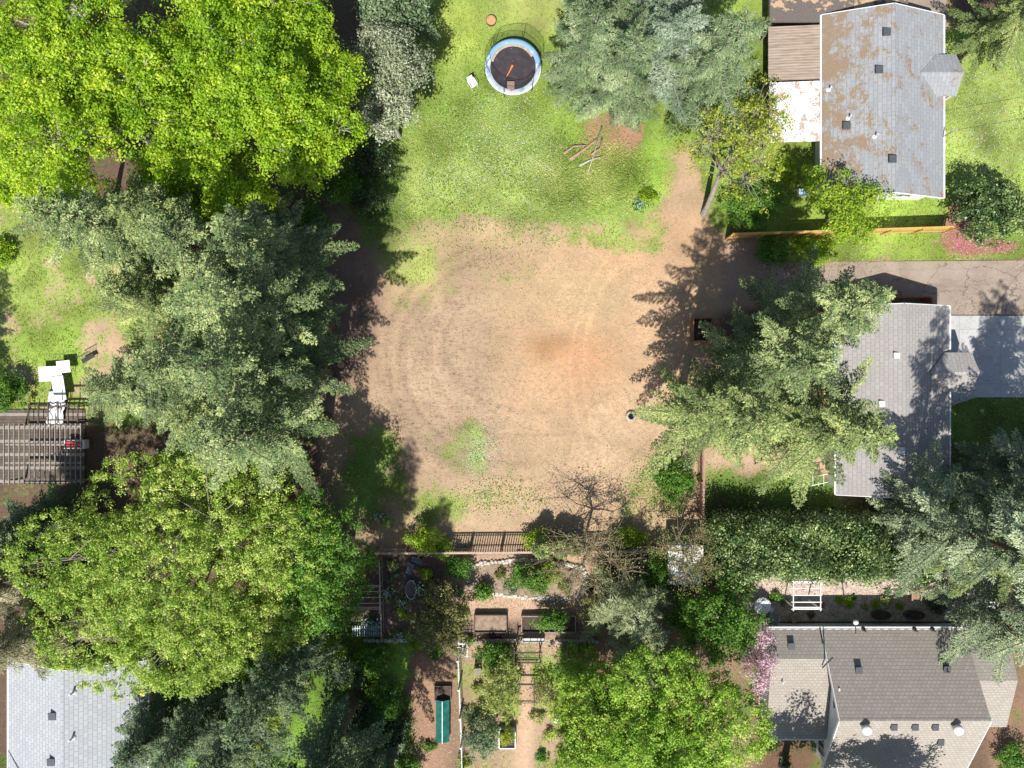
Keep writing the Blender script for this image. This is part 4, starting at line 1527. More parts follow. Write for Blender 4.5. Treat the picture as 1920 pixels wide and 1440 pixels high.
# east group of firs between the lot and house 2
fir(T_fir_b, 'fir behind all others in the northwest, its top near the left edge', 338, 492, .95, .85, 0.2, group=W)
E = 'big firs west of the shaded grey house'
fir(T_fir_c, 'fir whose lowest branches reach the bare lot by the concrete ring', 1272, 765, .95, .98, .9, group=E)
fir(T_fir_b, 'fir standing over the rust edged planter box, west of the grey house', 1365, 690, .98, .86, 2.0, group=E)
fir(T_fir_a, 'fir with a pointed top over the driveway, north of its group', 1418, 612, .88, .84, 3.6, group=E)
fir(T_fir_c, 'fir shading the west slope of the grey brown roof', 1428, 785, 1.0, .88, 5.0, group=E)
# south east group
S = 'tall cedars around the southeast houses'
fir(T_cedar, 'pale tipped cedar by the south end of the shaded grey house', 1655, 950, .9, 1.1, .2, 'cedar_tree', 'cedar tree', S)
fir(T_cedar, 'cedar over the dark hedge shadow beside the concrete pad', 1800, 925, .85, 1.05, 1.7, 'cedar_tree', 'cedar tree', S)
fir(T_cedar, 'cedar overhanging the northeast corner of the tan roofed house', 1785, 1112, .85, .85, 3.0, 'cedar_tree', 'cedar tree', S)
fir(T_fir_c, 'dark cedar at the right edge, behind the pale tipped ones', 1730, 985, .75, .85, 4.4, 'cedar_tree', 'cedar tree', S)
fir(T_cedar, 'cedar right of the tall one at the east end of the hedge shadow', 1835, 865, .85, .8, 5.1, 'cedar_tree', 'cedar tree', S)
fir(T_cedar, 'cedar at the right edge between the hedge and the concrete pad', 1895, 965, .9, 1.05, 2.5, 'cedar_tree', 'cedar tree', S)
# south firs
D = 'dark firs at the bottom of the photo'
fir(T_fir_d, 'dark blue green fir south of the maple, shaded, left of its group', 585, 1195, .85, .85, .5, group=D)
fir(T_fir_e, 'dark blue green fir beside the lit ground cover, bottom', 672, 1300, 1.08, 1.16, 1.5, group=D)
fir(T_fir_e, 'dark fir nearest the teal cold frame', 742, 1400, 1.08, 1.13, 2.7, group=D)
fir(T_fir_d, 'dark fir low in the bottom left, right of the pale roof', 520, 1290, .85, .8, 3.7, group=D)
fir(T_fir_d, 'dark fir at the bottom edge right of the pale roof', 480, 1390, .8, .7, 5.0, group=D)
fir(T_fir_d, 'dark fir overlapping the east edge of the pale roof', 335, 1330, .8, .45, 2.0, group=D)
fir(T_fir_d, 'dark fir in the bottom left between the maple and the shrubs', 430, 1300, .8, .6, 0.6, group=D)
# north pines
N = 'blue green pines beside the trampoline'
fir(T_pine_a, 'green pine whose branches overhang the trampoline', 1090, 160, .92, .75, .3, 'pine_tree', 'pine tree', N)
fir(T_pine_a, 'pine with bare branches over the fallen brown limbs', 1150, 200, .9, .75, 1.9, 'pine_tree', 'pine tree', N)
fir(T_pine_b, 'silvery blue pine in the middle of the north pines', 1225, 175, .9, .85, 3.4, 'pine_tree', 'pine tree', N)
fir(T_pine_a, 'pine between the blue pine and the brown patio cover', 1290, 195, .95, .95, 4.7, 'pine_tree', 'pine tree', N)
fir(T_pine_b, 'pine at the top edge beside the dark flat carport roof', 1230, 75, .9, .8, 5.9, 'pine_tree', 'pine tree', N)
fir(T_pine_a, 'pine at the top edge nearest the trampoline side', 1105, 45, .88, .75, 2.4, 'pine_tree', 'pine tree', N)
fir(T_fir_c, 'dark conifer in the top right corner over the lawn', 1800, 105, .7, .55, 2.2)
fir(T_weep, 'drooping brown green conifer at the left edge, beside the maple', 180, 1125, .85, .75, .8, 'weeping_cedar', 'cedar tree')
fir(T_weep, 'drooping conifer tips at the upper left corner', 165, 165, .6, .7, 2.8, 'weeping_cedar', 'cedar tree')
fir(T_fir_d, 'dark conifer at the left edge below the wooden pergola', 150, 960, .75, .55, 4.4)
fir(T_fir_d, 'dark conifer at the top edge behind the silver leaved tree', 770, 45, .75, .5, 3.9)
fir(T_weep, 'drooping conifer at the left edge, above the brown green one', 135, 1040, .85, .8, 2.1, 'weeping_cedar', 'cedar tree')
fir(T_fir_d, 'low dark fir at the bottom edge under the tall dark ones', 690, 1400, .8, .42, 2.2, group=D)
fir(T_soft, 'pale soft needled pine south of the bare branched tree', 1165, 1110, 1.0, 1.1, 1.0, 'pine_tree', 'pine tree')
fir(T_soft, 'pale soft needled pine touching the southern maple', 1180, 1185, .95, 1.1, 3.0, 'pine_tree', 'pine tree')


# broadleaf trees: placed by where the middle of the crown appears
def btree(name, label, cat, cpx, cpy, zc, rx, ry, rz, seed, group=None, **kw):
    s = (CAM_H - zc) / CAM_H / K
    x, y = (cpx - 960) * s, (720 - cpy) * s
    me = make_broadleaf(seed, rx * s, ry * s, rz, zc, **kw)
    return plant_tree(me, name, label, cat, (x, y, 0), group=group)


for px, py, h_, lb in ((1468, 1438, .95, 'leafy tree just below the bottom edge, shading the lower tan roof'), (1615, 1452, 1.0, 'leafy tree below the bottom edge, shading the main tan roof')):
    plant_tree(make_broadleaf(200 + px, 3.6, 3.2, 3.0, 7.5, nclump=260, lpc=40, leaf=.26, clump_r=.5, mat='leaf_mid'), 'tree', lb, 'tree', P(px, py), 0, h_)
Y_ = 'yellow green trees in the upper left'
btree('tulip_tree', 'big yellow green tree filling the upper left corner', 'tree', 165, 185, 12, 235, 230, 4.5, 31, Y_,
      nclump=800, lpc=130, leaf=.17, clump_r=.52, trunk_r=.35, mat='leaf_bright', bark='bark_pale', twigs=.5, lobe_r=.42)
btree('tulip_tree', 'yellow green tree with pale branches, right of the corner one and reaching the top edge', 'tree', 475, 95, 12, 215, 180, 4.5, 32, Y_,
      nclump=680, lpc=130, leaf=.17, clump_r=.50, trunk_r=.3, mat='leaf_bright', bark='bark_pale', twigs=.6, lobe_r=.38)
btree('tulip_tree', 'yellow green tree with a ragged right side over the shaded shrubs', 'tree', 570, 240, 11, 110, 105, 3.5, 33, Y_,
      nclump=310, lpc=120, leaf=.17, clump_r=.48, trunk_r=.25, mat='leaf_bright', bark='bark_pale', twigs=.8, lobe_r=.38)
btree('tulip_tree', 'yellow green tree with bare twigs hanging over the northernmost fir', 'tree', 375, 330, 11, 145, 85, 3.0, 34, Y_,
      nclump=330, lpc=105, leaf=.17, clump_r=.46, trunk_r=.25, mat='leaf_bright', bark='bark_pale', twigs=.8, lobe_r=.38)
btree('tulip_tree', 'low yellow green tree at the left edge above the thin lawn', 'tree', 80, 335, 9, 105, 62, 2.6, 53, Y_,
      nclump=240, lpc=105, leaf=.17, clump_r=.46, trunk_r=.2, mat='leaf_bright', bark='bark_pale', twigs=.6, lobe_r=.4)
btree('maple_tree', 'huge rounded yellow green maple left of the kitchen garden', 'maple tree', 362, 1062, 9, 335, 262, 5.5, 35,
      nlobe=17, nclump=3300, lpc=58, leaf=.135, clump_r=.29, trunk_r=.32, mat='leaf_maple', twigs=.08, lobe_r=.36, up=.75, fill=.25)
btree('maple_tree', 'maple crown with fir shade put into its darker green, east side of the huge maple', 'maple tree', 612, 1055, 8.0, 92, 155, 4.0, 36,
      nclump=520, lpc=56, leaf=.16, clump_r=.4, trunk_r=.2, mat='leaf_mid', twigs=.2, lobe_r=.42)  # darker leaves hold the firs' shade; crown enlarged to shadow the lot
btree('maple_tree', 'bright green maple beside the garden path, bottom middle', 'maple tree', 1225, 1365, 7.5, 212, 165, 4.5, 37,
      nlobe=14, nclump=2300, lpc=58, leaf=.14, clump_r=.33, trunk_r=.24, mat='leaf_maple_south', twigs=.1, lobe_r=.36, up=.7)
btree('silver_leaf_tree', 'silvery grey leaved tree between the yellow green tree and the lawn', 'tree', 738, 110, 7, 72, 70, 2.8, 38,
      nclump=200, lpc=60, leaf=.17, clump_r=.5, trunk_r=.18, mat='leaf_silver', bark='bark_pale', twigs=.9)
btree('silver_leaf_tree', 'smaller silvery grey leaved tree just south of the other, by the lawn shade', 'tree', 725, 205, 6, 52, 60, 2.2, 39,
      nclump=130, lpc=60, leaf=.17, clump_r=.45, trunk_r=.14, mat='leaf_silver', bark='bark_pale', twigs=.9)
btree('tree', 'green tree behind the silver leaved tree at the top edge', 'tree', 735, 15, 6, 75, 45, 2.4, 40,
      nclump=180, lpc=50, leaf=.2, clump_r=.45, trunk_r=.15, mat='leaf_greygreen')
btree('maple_tree', 'sparse golden leaved maple with a thick forked grey trunk beside the pines', 'maple tree', 1388, 262, 6.5, 128, 120, 2.8, 41,
      nclump=230, lpc=30, leaf=.16, clump_r=.36, trunk_r=.21, mat='leaf_yellow', bark='bark_grey', twigs=1.0, lean=(-.5, -1.3), lobe_r=.42, fill=.55, root=(-.9, -3.6), stem_h=3.6)
btree('small_tree', 'bright green small tree in front of the white south gable, over the cedar fence', 'tree', 1590, 395, 4, 82, 72, 2.0, 42,
      nclump=190, lpc=42, leaf=.17, clump_r=.42, trunk_r=.12, mat='leaf_lime', twigs=.6, lobe_r=.36)
btree('small_tree', 'slim bright green sapling against the west wall of the mossy house', 'tree', 1520, 335, 3, 22, 36, 1.4, 43,
      nclump=34, lpc=40, leaf=.16, clump_r=.32, trunk_r=.06, mat='leaf_lime', twigs=.6)
btree('rhododendron', 'glossy dark green rhododendron shedding pink petals beside the driveway', 'shrub', 1860, 393, 2.6, 68, 66, 2.0, 44,
      nclump=260, lpc=46, leaf=.18, clump_r=.34, trunk_r=.12, mat='leaf_laurel', bark='bark_brown', fill=.15, up=.4)
btree('tree', 'dense dark green tree between the pale pine and the white roofed house', 'tree', 1358, 1165, 4.5, 72, 74, 2.5, 45,
      nclump=280, lpc=48, leaf=.17, clump_r=.42, trunk_r=.15, mat='leaf_mid')
btree('pink_flowering_tree', 'pink blossoming tree against the west edge of the tan roof', 'tree', 1425, 1240, 3.8, 33, 72, 1.8, 46,
      nclump=120, lpc=46, leaf=.12, clump_r=.34, trunk_r=.1, mat='petal_pink', twigs=.6)
btree('tree', 'mid green garden tree beside the mulch bed with the oval trough', 'tree', 828, 1165, 3.2, 54, 62, 1.9, 47,
      nclump=180, lpc=44, leaf=.16, clump_r=.38, trunk_r=.1, mat='leaf_olive')
btree('bare_tree', 'nearly bare tan branched tree leaning over the slatted garden fence', 'tree', 1105, 1045, 4.8, 120, 95, 2.4, 48,
      nclump=260, lpc=9, leaf=.12, clump_r=.5, trunk_r=.12, mat='leaf_olive', bark='twig_tan', twigs=1.0, lobe_r=.5, fill=.6, lean=(.3, .6))
btree('bare_tree', 'thin leaved yellow green tree over the blue roofed greenhouse', 'tree', 1292, 1040, 4.2, 75, 75, 2.2, 49,
      nclump=200, lpc=16, leaf=.12, clump_r=.45, trunk_r=.1, mat='leaf_olive', bark='twig_tan', twigs=1.0, lobe_r=.48, fill=.6)
btree('flowering_shrub', 'yellow green shrub covered with white flowers beside the garden path', 'shrub', 940, 1300, 2.2, 42, 68, 1.3, 50,
      nclump=150, lpc=40, leaf=.13, clump_r=.3, trunk_r=.06, mat='leaf_flowering')
btree('shrub', 'grey green shrub mound left of the planter with the yellow bush', 'shrub', 902, 1388, 1.6, 36, 44, 1.2, 51,
      nclump=130, lpc=44, leaf=.12, clump_r=.28, trunk_r=.05, mat='leaf_greygreen', stem_h=.3)
btree('shrub', 'golden yellow round bush growing in the square planter', 'shrub', 950, 1381, .9, 15, 14, .45, 52,
      nclump=50, lpc=40, leaf=.09, clump_r=.18, trunk_r=.03, mat='leaf_yellow', stem_h=.3)
for i, (px, py, rx, ry, mt, lb) in enumerate((
        (640, 345, 48, 42, 'leaf_mid', 'shaded green shrub under the yellow green tree, touching the dirt'),
        (590, 415, 30, 42, 'leaf_mid', 'shaded leafy bush beside the northernmost fir'),
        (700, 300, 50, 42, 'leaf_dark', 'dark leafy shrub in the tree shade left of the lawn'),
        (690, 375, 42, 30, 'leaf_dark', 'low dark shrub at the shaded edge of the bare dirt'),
        (795, 1012, 38, 26, 'leaf_lime', 'yellow green shrub growing through the slatted fence, left one'),
        (830, 1028, 16, 16, 'leaf_lime', 'small bright shrub at the fence beside the larger left one'),
        (1005, 1012, 26, 20, 'leaf_lime', 'yellow green shrub at the fence beneath the bare tree'),
        (1180, 1010, 34, 20, 'leaf_lime', 'bright shrub at the fence right of the bare tree'),
        (1450, 470, 34, 26, 'leaf_mid', 'green bush on the driveway side of the cedar fence'),
        (1530, 470, 40, 24, 'leaf_lime', 'bright bush below the cedar fence by the driveway'),
        (15, 735, 36, 46, 'leaf_mid', 'leafy green shrub at the left edge above the pergola'),
        (0, 475, 22, 28, 'leaf_bright', 'bright green shrub cut by the left edge beside the lawn'),
        (1410, 380, 60, 50, 'leaf_mid', 'shaded green shrub under the forked maple'),
        (1265, 905, 40, 46, 'leaf_mid', 'green shrub on the lot side of the pinkish board fence'),
        (1510, 1355, 22, 40, 'leaf_dark', 'dark shrub beside the lower white wall of the tan roofed house'),
        (1900, 1420, 30, 30, 'leaf_mid', 'round shrub in the bottom right corner'),
        (1475, 320, 22, 30, 'leaf_lime', 'low bright shrub on the lawn beside the white patio cover'),
        (500, 1330, 46, 60, 'leaf_yellow', 'sunlit yellow green shrub among the dark firs'),
        (460, 1405, 40, 40, 'leaf_yellow', 'golden lit shrub at the bottom edge among the dark firs'),
        (610, 1225, 36, 30, 'leaf_lime', 'bright low shrub beside the wooden gate post'),
        (990, 1085, 40, 26, 'leaf_mid', 'leafy plants filling the stone edged bed'),
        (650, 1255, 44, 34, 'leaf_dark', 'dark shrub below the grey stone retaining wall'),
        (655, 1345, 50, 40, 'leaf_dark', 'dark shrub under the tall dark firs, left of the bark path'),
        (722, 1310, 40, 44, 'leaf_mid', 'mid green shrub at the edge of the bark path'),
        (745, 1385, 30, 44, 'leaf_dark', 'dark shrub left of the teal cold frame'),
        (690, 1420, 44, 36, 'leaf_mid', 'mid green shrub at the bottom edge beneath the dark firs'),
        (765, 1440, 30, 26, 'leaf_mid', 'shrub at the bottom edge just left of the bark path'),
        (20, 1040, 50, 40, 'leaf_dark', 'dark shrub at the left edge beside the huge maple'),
        (700, 1240, 40, 26, 'leaf_mid', 'mid green shrub below the grey stone retaining wall'),
        (905, 1110, 18, 12, 'leaf_mid', 'small leafy clump at the left end of the stone edged bed'),
        (1040, 1165, 40, 14, 'leaf_mid', 'leafy clump inside the wooden planter frame'),
        (1085, 1255, 60, 40, 'leaf_maple_south', 'bright leafy shrub at the edge of the southern maple'),
        (1020, 1300, 28, 32, 'twigleaf', 'twiggy half bare shrub beside the garden arbour'),
)):
    kw = dict(nclump=int(26 + rx * ry * .06), lpc=44, leaf=.14, clump_r=.32, trunk_r=.05, stem_h=.3)
    if mt == 'twigleaf':
        kw.update(mat='leaf_olive', lpc=10, bark='twig_tan', twigs=1.0)
    else:
        kw['mat'] = mt
    btree('shrub', lb, 'shrub', px, py, .9 if rx < 35 else 1.4, rx, ry, .7 if rx < 35 else 1.2, 60 + i, **kw)

rg = random.Random(77)
CL = 'small plants filling the kitchen garden beds'
spots_ = [(735, 1060), (750, 1150), (742, 1085), (800, 1075), (815, 1100), (700, 1060), (868, 1150), (860, 1110), (880, 1200), (915, 1218), (950, 1212), (1060, 1215), (1095, 1215),
          (1110, 1100), (1130, 1070), (1150, 1090), (1120, 1130), (1060, 1100), (940, 1075), (960, 1100), (1015, 1105), (1170, 1055), (1220, 1075), (1230, 1045), (1235, 1100), (1045, 1260),
          (1060, 1290), (1030, 1380), (1015, 1420), (880, 1340), (895, 1290), (870, 1430), (1010, 1345), (780, 1210), (815, 1225), (800, 1400), (1455, 1120), (1590, 1130), (1660, 1128), (1770, 1110),
          (1760, 1140), (1730, 1090), (1610, 1080), (1500, 1075), (1340, 1240), (1445, 1400), (1470, 1430), (1530, 1400), (1400, 1100)]
LM_ = [((772, 1103), 'oval trough'), ((783, 1055), 'slate benches'), ((876, 1080), 'west end of the stone edged bed'), ((980, 1088), 'middle of the stone edged bed'), ((1096, 1090), 'east end of the stone edged bed'),
       ((920, 1166), 'tan filled planter'), ((1206, 1051), 'ringed millstone'), ((1285, 1060), 'blue roofed greenhouse'), ((990, 1234), 'dark rustic arbour'), ((950, 1380), 'golden planter bush'), ((1041, 1335), 'short white post'),
       ((831, 1346), 'teal cold frame'), ((868, 1218), 'small white trellis'), ((1424, 1131), 'round patio table'), ((1512, 1115), 'left white arbour'), ((1648, 1151), 'left trough planter'), ((1712, 1115), 'brown patio chair'),
       ((1842, 1119), 'right white arbour'), ((1500, 1385), 'lower white house wall'), ((1358, 1165), 'dense dark green tree')]
CW_ = {'leaf_mid': 'mid green', 'leaf_lime': 'lime green', 'leaf_greygreen': 'grey green', 'leaf_olive': 'olive', 'leaf_dark': 'dark glossy', 'leaf_flowering': 'cream flowering'}
used_ = {}
for i, (px, py) in enumerate(spots_):
    near_ = sorted(LM_, key=lambda q: math.hypot(q[0][0] - px, q[0][1] - py))
    mt = rg.choice(['leaf_mid', 'leaf_lime', 'leaf_mid', 'leaf_greygreen', 'leaf_olive', 'leaf_dark', 'leaf_flowering'])
    rr0 = rg.uniform(9, 19)
    lb = None
    for (qx, qy), nm in near_:
        dx, dy = px - qx, py - qy
        dr = ('right of' if dx > 0 else 'left of') if abs(dx) > abs(dy) else ('below' if dy > 0 else 'above')
        lb = 'small %s garden plant just %s the %s' % (CW_[mt], dr, nm)
        if lb not in used_:
            break
    used_[lb] = 1
    btree('garden_plant', lb, 'plant', px, py, .3, rr0, rr0 * rg.uniform(.7, 1.2), .28, 300 + i, CL,
          nlobe=4, nclump=18, lpc=36, leaf=.12, clump_r=.2, trunk_r=.02, mat=mt, stem_h=.12, twigs=.3)
# small columnar thujas on the fence line
T_thuja = make_conifer(90, 3.2, .55, 'needle_fir_warm', z0=.02, whorl=.16, per=6, tw=.10, blade=.12, bw=.03, droop=.0, prof=.5, spacing=.03)
for i, (px, py) in enumerate(((1015, 1018), (1048, 1017), (1072, 1016))):
    plant_tree(T_thuja, 'thuja', ('columnar green thuja on the fence line, left of three', 'columnar green thuja on the fence line, middle of three',
                                  'columnar green thuja on the fence line, right of three')[i], 'conifer', P(px, py), i * 1.3, 1.0, 1.0 - .12 * i,
               'columnar thujas along the slatted fence')

for i, (px, py, zc, rx, ry, mt, lb) in enumerate(((488, 1325, 7, 42, 46, 'leaf_lime', 'yellow green lit tree top among the dark firs right of the pale roof'),
                                                 (445, 1408, 7, 40, 40, 'leaf_yellow', 'golden green lit tree top at the bottom edge among the dark firs'),
                                                 (520, 1255, 6, 34, 26, 'leaf_lime', 'small lit tree top between the huge maple and the dark firs'),
                                                 (860, 1065, 1.2, 26, 18, 'leaf_mid', 'green bush at the left corner of the stone edged bed'),
                                                 (1130, 1150, 2.0, 44, 32, 'leaf_olive', 'olive bush between the long planter and the pale pine'),
                                                 (1235, 1070, 2.0, 34, 34, 'leaf_mid', 'green bush left of the blue roofed greenhouse'),
                                                 (1020, 1075, 1.0, 34, 18, 'leaf_lime', 'light green plants in the middle of the stone edged bed'),
                                                 (1065, 1330, 1.4, 30, 40, 'leaf_maple_south', 'bright bush right of the garden path beside the short white post'),
                                                 (925, 1228, 1.2, 34, 20, 'leaf_mid', 'green bush above the white flowering shrub'),
                                                 (1280, 1150, 2.4, 34, 40, 'leaf_mid', 'green bush right of the pale pine'))):
    btree('small_tree' if zc > 4 else 'shrub', lb, 'small tree' if zc > 4 else 'shrub', px, py, zc, rx, ry, 1.6 if zc > 4 else .8, 700 + i,
          nclump=int(40 + rx * ry * .05), lpc=50, leaf=.13, clump_r=.32, trunk_r=.09, mat=mt)

# laurel hedge: one clipped mass
r_ = np.random.default_rng(5)
hx0, hx1, hy0, hy1 = P(1335, 0, 2.5).x, P(1745, 0, 2.5).x, P(0, 1072, 2.5).y, P(0, 985, 2.5).y
nc = 620
cc = np.stack([r_.uniform(hx0, hx1, nc), r_.uniform(hy0, hy1, nc), np.zeros(nc)], 1)
cc[:, 1] += .35 * np.sin(cc[:, 0] * 1.9) + r_.normal(size=nc) * .25
cc[:, 2] = 3.0 + .8 * np.sin(cc[:, 0] * 1.3) + .35 * np.sin(cc[:, 1] * 2.0 + cc[:, 0]) + r_.uniform(-1.1, .8, nc)
sidec = np.stack([r_.uniform(hx0, hx1, 700), np.where(r_.random(700) < .5, hy0 - .1, hy1 + .1), r_.uniform(.3, 2.9, 700)], 1)
cc = np.vstack([cc, sidec])
ci = np.repeat(np.arange(len(cc)), 58)
p = cc[ci] + r_.normal(size=(len(ci), 3)) * np.array([.34, .34, .18])
p[:, 2] = np.maximum(p[:, 2], .05)
hd = thing('hedge', 'thick dark green laurel hedge with sunlit top between the shaded yard and the flagstones', 'hedge', ((hx0 + hx1) / 2, (hy0 + hy1) / 2, 0))
p[:, 0] -= hd.location.x
p[:, 1] -= hd.location.y
hv = r_.uniform(-.25, .3, len(cc))
obj('foliage', np_mesh('foliage', leaf_quads(p, .17, .5, r=r_, out=norm(p + np.array([hd.location.x, hd.location.y, 0]) - cc[ci])), 4, 'leaf_laurel', hv[ci]), hd)
m = MB()
for i in range(14):
    x = hx0 + (hx1 - hx0) * (i + .5) / 14
    m.tube([(x, (hy0 + hy1) / 2, -.1), (x + .1, (hy0 + hy1) / 2 + .2, 2.6)], [.08, .03], 6)
wpart('stem', m, 'bark_brown', hd)


# ------------------------------------------------------------------ small things
# trampoline
c = P(962, 125, .9)
tp = thing('trampoline', 'round blue padded trampoline with a black mat and sagging safety net', 'trampoline', (c.x, c.y, 0))
m = MB()
m.lathe([(1.68, .90), (1.72, .935), (2.04, .925), (2.10, .89), (2.08, .85), (1.72, .87), (1.68, .90)], 48)
part('pad', m, 'tramp_pad', tp, True)
m = MB()
m.lathe([(0.0, .86), (1.0, .865), (1.71, .885), (1.71, .87), (0.0, .85)], 48)
part('mat', m, 'tramp_mat', tp)
m = MB()
a0 = [(1.60 * math.cos(t) * .99, 1.60 * math.sin(t) * .99, .900) for t in np.linspace(.5, 2.9, 24)]
for p0, p1 in zip(a0, a0[1:]):
    m.bar(p0, p1, .16, .012)
part('edge_band', m, 'wood_tan', tp)
for k in range(6):
    a = k * math.pi / 3 + .2
    m = MB()
    x, y = 1.98 * math.cos(a), 1.98 * math.sin(a)
    m.tube([(x, y, 0), (x, y, .84)], .03, 8)
    part('leg', m, 'metal_grey', tp)
    m = MB()
    m.tube([(x * 1.06, y * 1.06, .1), (x * 1.08, y * 1.08, 1.4), (x * 1.04, y * 1.04, 2.3), (x * .97, y * .97, 2.65)], .022, 8)
    part('net_pole', m, 'black_rubber', tp)
net = MB()
n_ = 36
vs, fs = [], []
rr_ = random.Random(3)
for j, z in enumerate((.92, 1.5, 2.1, 2.62)):
    for k in range(n_):
        a = 2 * math.pi * k / n_
        q = 2.0 + .06 * math.sin(3 * a) * (j / 3) + rr_.uniform(-.03, .03)
        vs.append((q * math.cos(a), q * math.sin(a), z + (.06 * math.cos(6 * (a - .2)) if j == 3 else 0)))
for j in range(3):
    for k in range(n_):
        fs.append((j * n_ + k, j * n_ + (k + 1) % n_, (j + 1) * n_ + (k + 1) % n_, (j + 1) * n_ + k))
net.add(vs, fs)
part('net', net, 'net_mesh', tp)
m = MB()
tv = vs[3 * n_:]
for k in range(n_):
    m.tube([tv[k], tv[(k + 1) % n_]], .014, 5)
part('net_hem', m, 'black_rubber', tp)
m = MB()
p0 = P(956, 133, .95)
m.tube([(p0.x - .25, p0.y - .42, .92), (p0.x, p0.y, .95), (p0.x + .2, p0.y + .42, .94)], [.03, .05, .09], 8)
tag(obj('toy_bat', m.mesh('toy_bat', 'orange_plastic')), 'orange toy bat lying on the black trampoline mat', 'toy')
m = MB()
p0 = P(958, 160, .95)
m.box(p0.x - .28, p0.y - .22, .89, p0.x + .26, p0.y + .24, 1.12)
m.slab([(p0.x - .28, p0.y - .22, 1.13), (p0.x, p0.y - .45, 1.05), (p0.x + .2, p0.y - .4, 1.05), (p0.x + .26, p0.y - .22, 1.13)], .02)
tag(obj('cardboard_box', m.mesh('cardboard_box', 'cardboard')), 'crumpled brown cardboard box on the trampoline mat', 'box')

# lawn chair
c = P(887, 161)
ch = thing('lawn_chair', 'white plastic lawn chair on the grass left of the trampoline', 'chair', (c.x, c.y, 0), .6)
m = MB()
m.box(-.25, -.24, .38, .25, .24, .42)
part('seat', m, 'white_plastic', ch)
m = MB()
m.slab([(-.25, .20, .42), (.25, .20, .42), (.22, .46, .86), (-.22, .46, .86)], .03)
part('backrest', m, 'white_plastic', ch)
for sx in (-1, 1):
    m = MB()
    m.bar((sx * .27, -.22, .62), (sx * .27, .32, .62), .05, .03)
    m.bar((sx * .27, -.22, .42), (sx * .27, -.22, .62), .04, .04)
    part('armrest', m, 'white_plastic', ch)
    for sy in (-1, 1):
        m = MB()
        m.tube([(sx * .26, sy * .27, 0), (sx * .23, sy * .22, .4)], .022, 6)
        part('leg', m, 'white_plastic', ch)

c = P(921, 40)
m = MB()
m.lathe([(.36, 0), (.37, .22), (.33, .25), (.0, .26)], 20, (0, 0, 0))
st = thing('tree_stump', 'orange cut stump standing in the lawn above the trampoline', 'stump', (c.x, c.y, 0))
part('wood', m, 'wood_cut', st)
m = MB()
m.lathe([(.385, -.05), (.395, .23), (.36, .235), (.36, -.05)], 20)
part('bark', m, 'bark_brown', st)

c = P(1503, 363)
co = thing('cool_box', 'small white cool box with a pale blue lid by the slim sapling', 'cool box', (c.x, c.y, 0))
m = MB()
m.box(-.34, -.26, 0, .34, .26, .42)
part('body', m, 'white_plastic', co)
m = MB()
m.box(-.30, -.22, .422, .30, .22, .47)
part('lid', m, 'blue_paint', co)
m = MB()
m.tube([(-.36, 0, .3), (-.40, 0, .38), (-.36, 0, .46)], .015, 6)
part('handle', m, 'slate_fabric', co)

# fallen limbs north of the lot
for i, (pts, r0, mt, lb) in enumerate((
        ([(1068, 300), (1090, 285), (1112, 268), (1122, 258)], .13, 'wood_pink', 'thickest brown fallen limb under the pines'),
        ([(1086, 312), (1105, 302), (1127, 295)], .08, 'bark_pale', 'pale grey fallen limb below the brown ones'),
        ([(1056, 290), (1075, 276), (1098, 274)], .10, 'wood_pink', 'short brown fallen limb, left of the limb pile'),
        ([(1108, 292), (1125, 280), (1128, 262)], .09, 'wood_pink', 'curved brown fallen limb at the right of the limb pile'),
        ([(1128, 240), (1110, 300), (1100, 330)], .05, 'bark_pale', 'thin pale branch crossing the limb pile'))):
    m = MB()
    ps = [P(*q) for q in pts]
    o0 = ps[0].copy()
    m.tube([q - o0 + Vector((0, 0, .12 + .04 * i)) for q in ps], [r0 * (1 - .2 * k) for k in range(len(ps))], 8)
    o = obj('fallen_limb', m.mesh('fallen_limb', mt, True), None, o0)
    tag(o, lb, 'log', 'fallen limbs under the pines')

# log rounds beside the west firs
for i, (px, py, r0, lb) in enumerate(((606, 690, .36, 'orange faced log round at the west end of the little log row'), (641, 684, .30, 'orange faced log round at the east end of the little log row'),
                                      (628, 716, .40, 'tan split log pile stump below the two orange rounds'), (622, 640, .26, 'dark weathered log round above the orange rounds'))):
    c = P(px, py)
    t = thing('log_round', lb, 'log', (c.x, c.y, 0), group='log rounds beside the west firs')
    m = MB()
    m.lathe([(r0, 0), (r0 * 1.03, .3), (r0, .42)], 14)
    part('bark', m, 'bark_brown', t)
    m = MB()
    m.lathe([(0, .40), (r0 * .93, .40), (r0 * .9, .435), (0, .44)], 14)
    part('cut_face', m, 'wood_cut' if i < 2 else 'wood_tan', t)

# concrete well ring
c = P(1183, 780)
cr = thing('concrete_ring', 'white rimmed concrete ring with a dark opening on the bare lot', 'well ring', (c.x, c.y, 0))
m = MB()
m.lathe([(.22, .0), (.40, .0), (.42, .10), (.36, .22), (.26, .24), (.22, .18), (.22, .0)], 20)
part('rim', m, 'stone_grey', cr, True)
m = MB()
m.lathe([(0, .03), (.225, .03), (.225, .05), (0, .05)], 20)
part('opening', m, 'water_dark', cr)

# white pipe on the ground
m = MB()
a, b = P(1290, 771), P(1344, 754)
m.tube([(0, 0, .06), ((b - a).x, (b - a).y, .06)], .04, 8)
tag(obj('pipe', m.mesh('pipe', 'white_plastic'), None, a), 'thin white pipe lying under the firs west of the grey house', 'pipe')


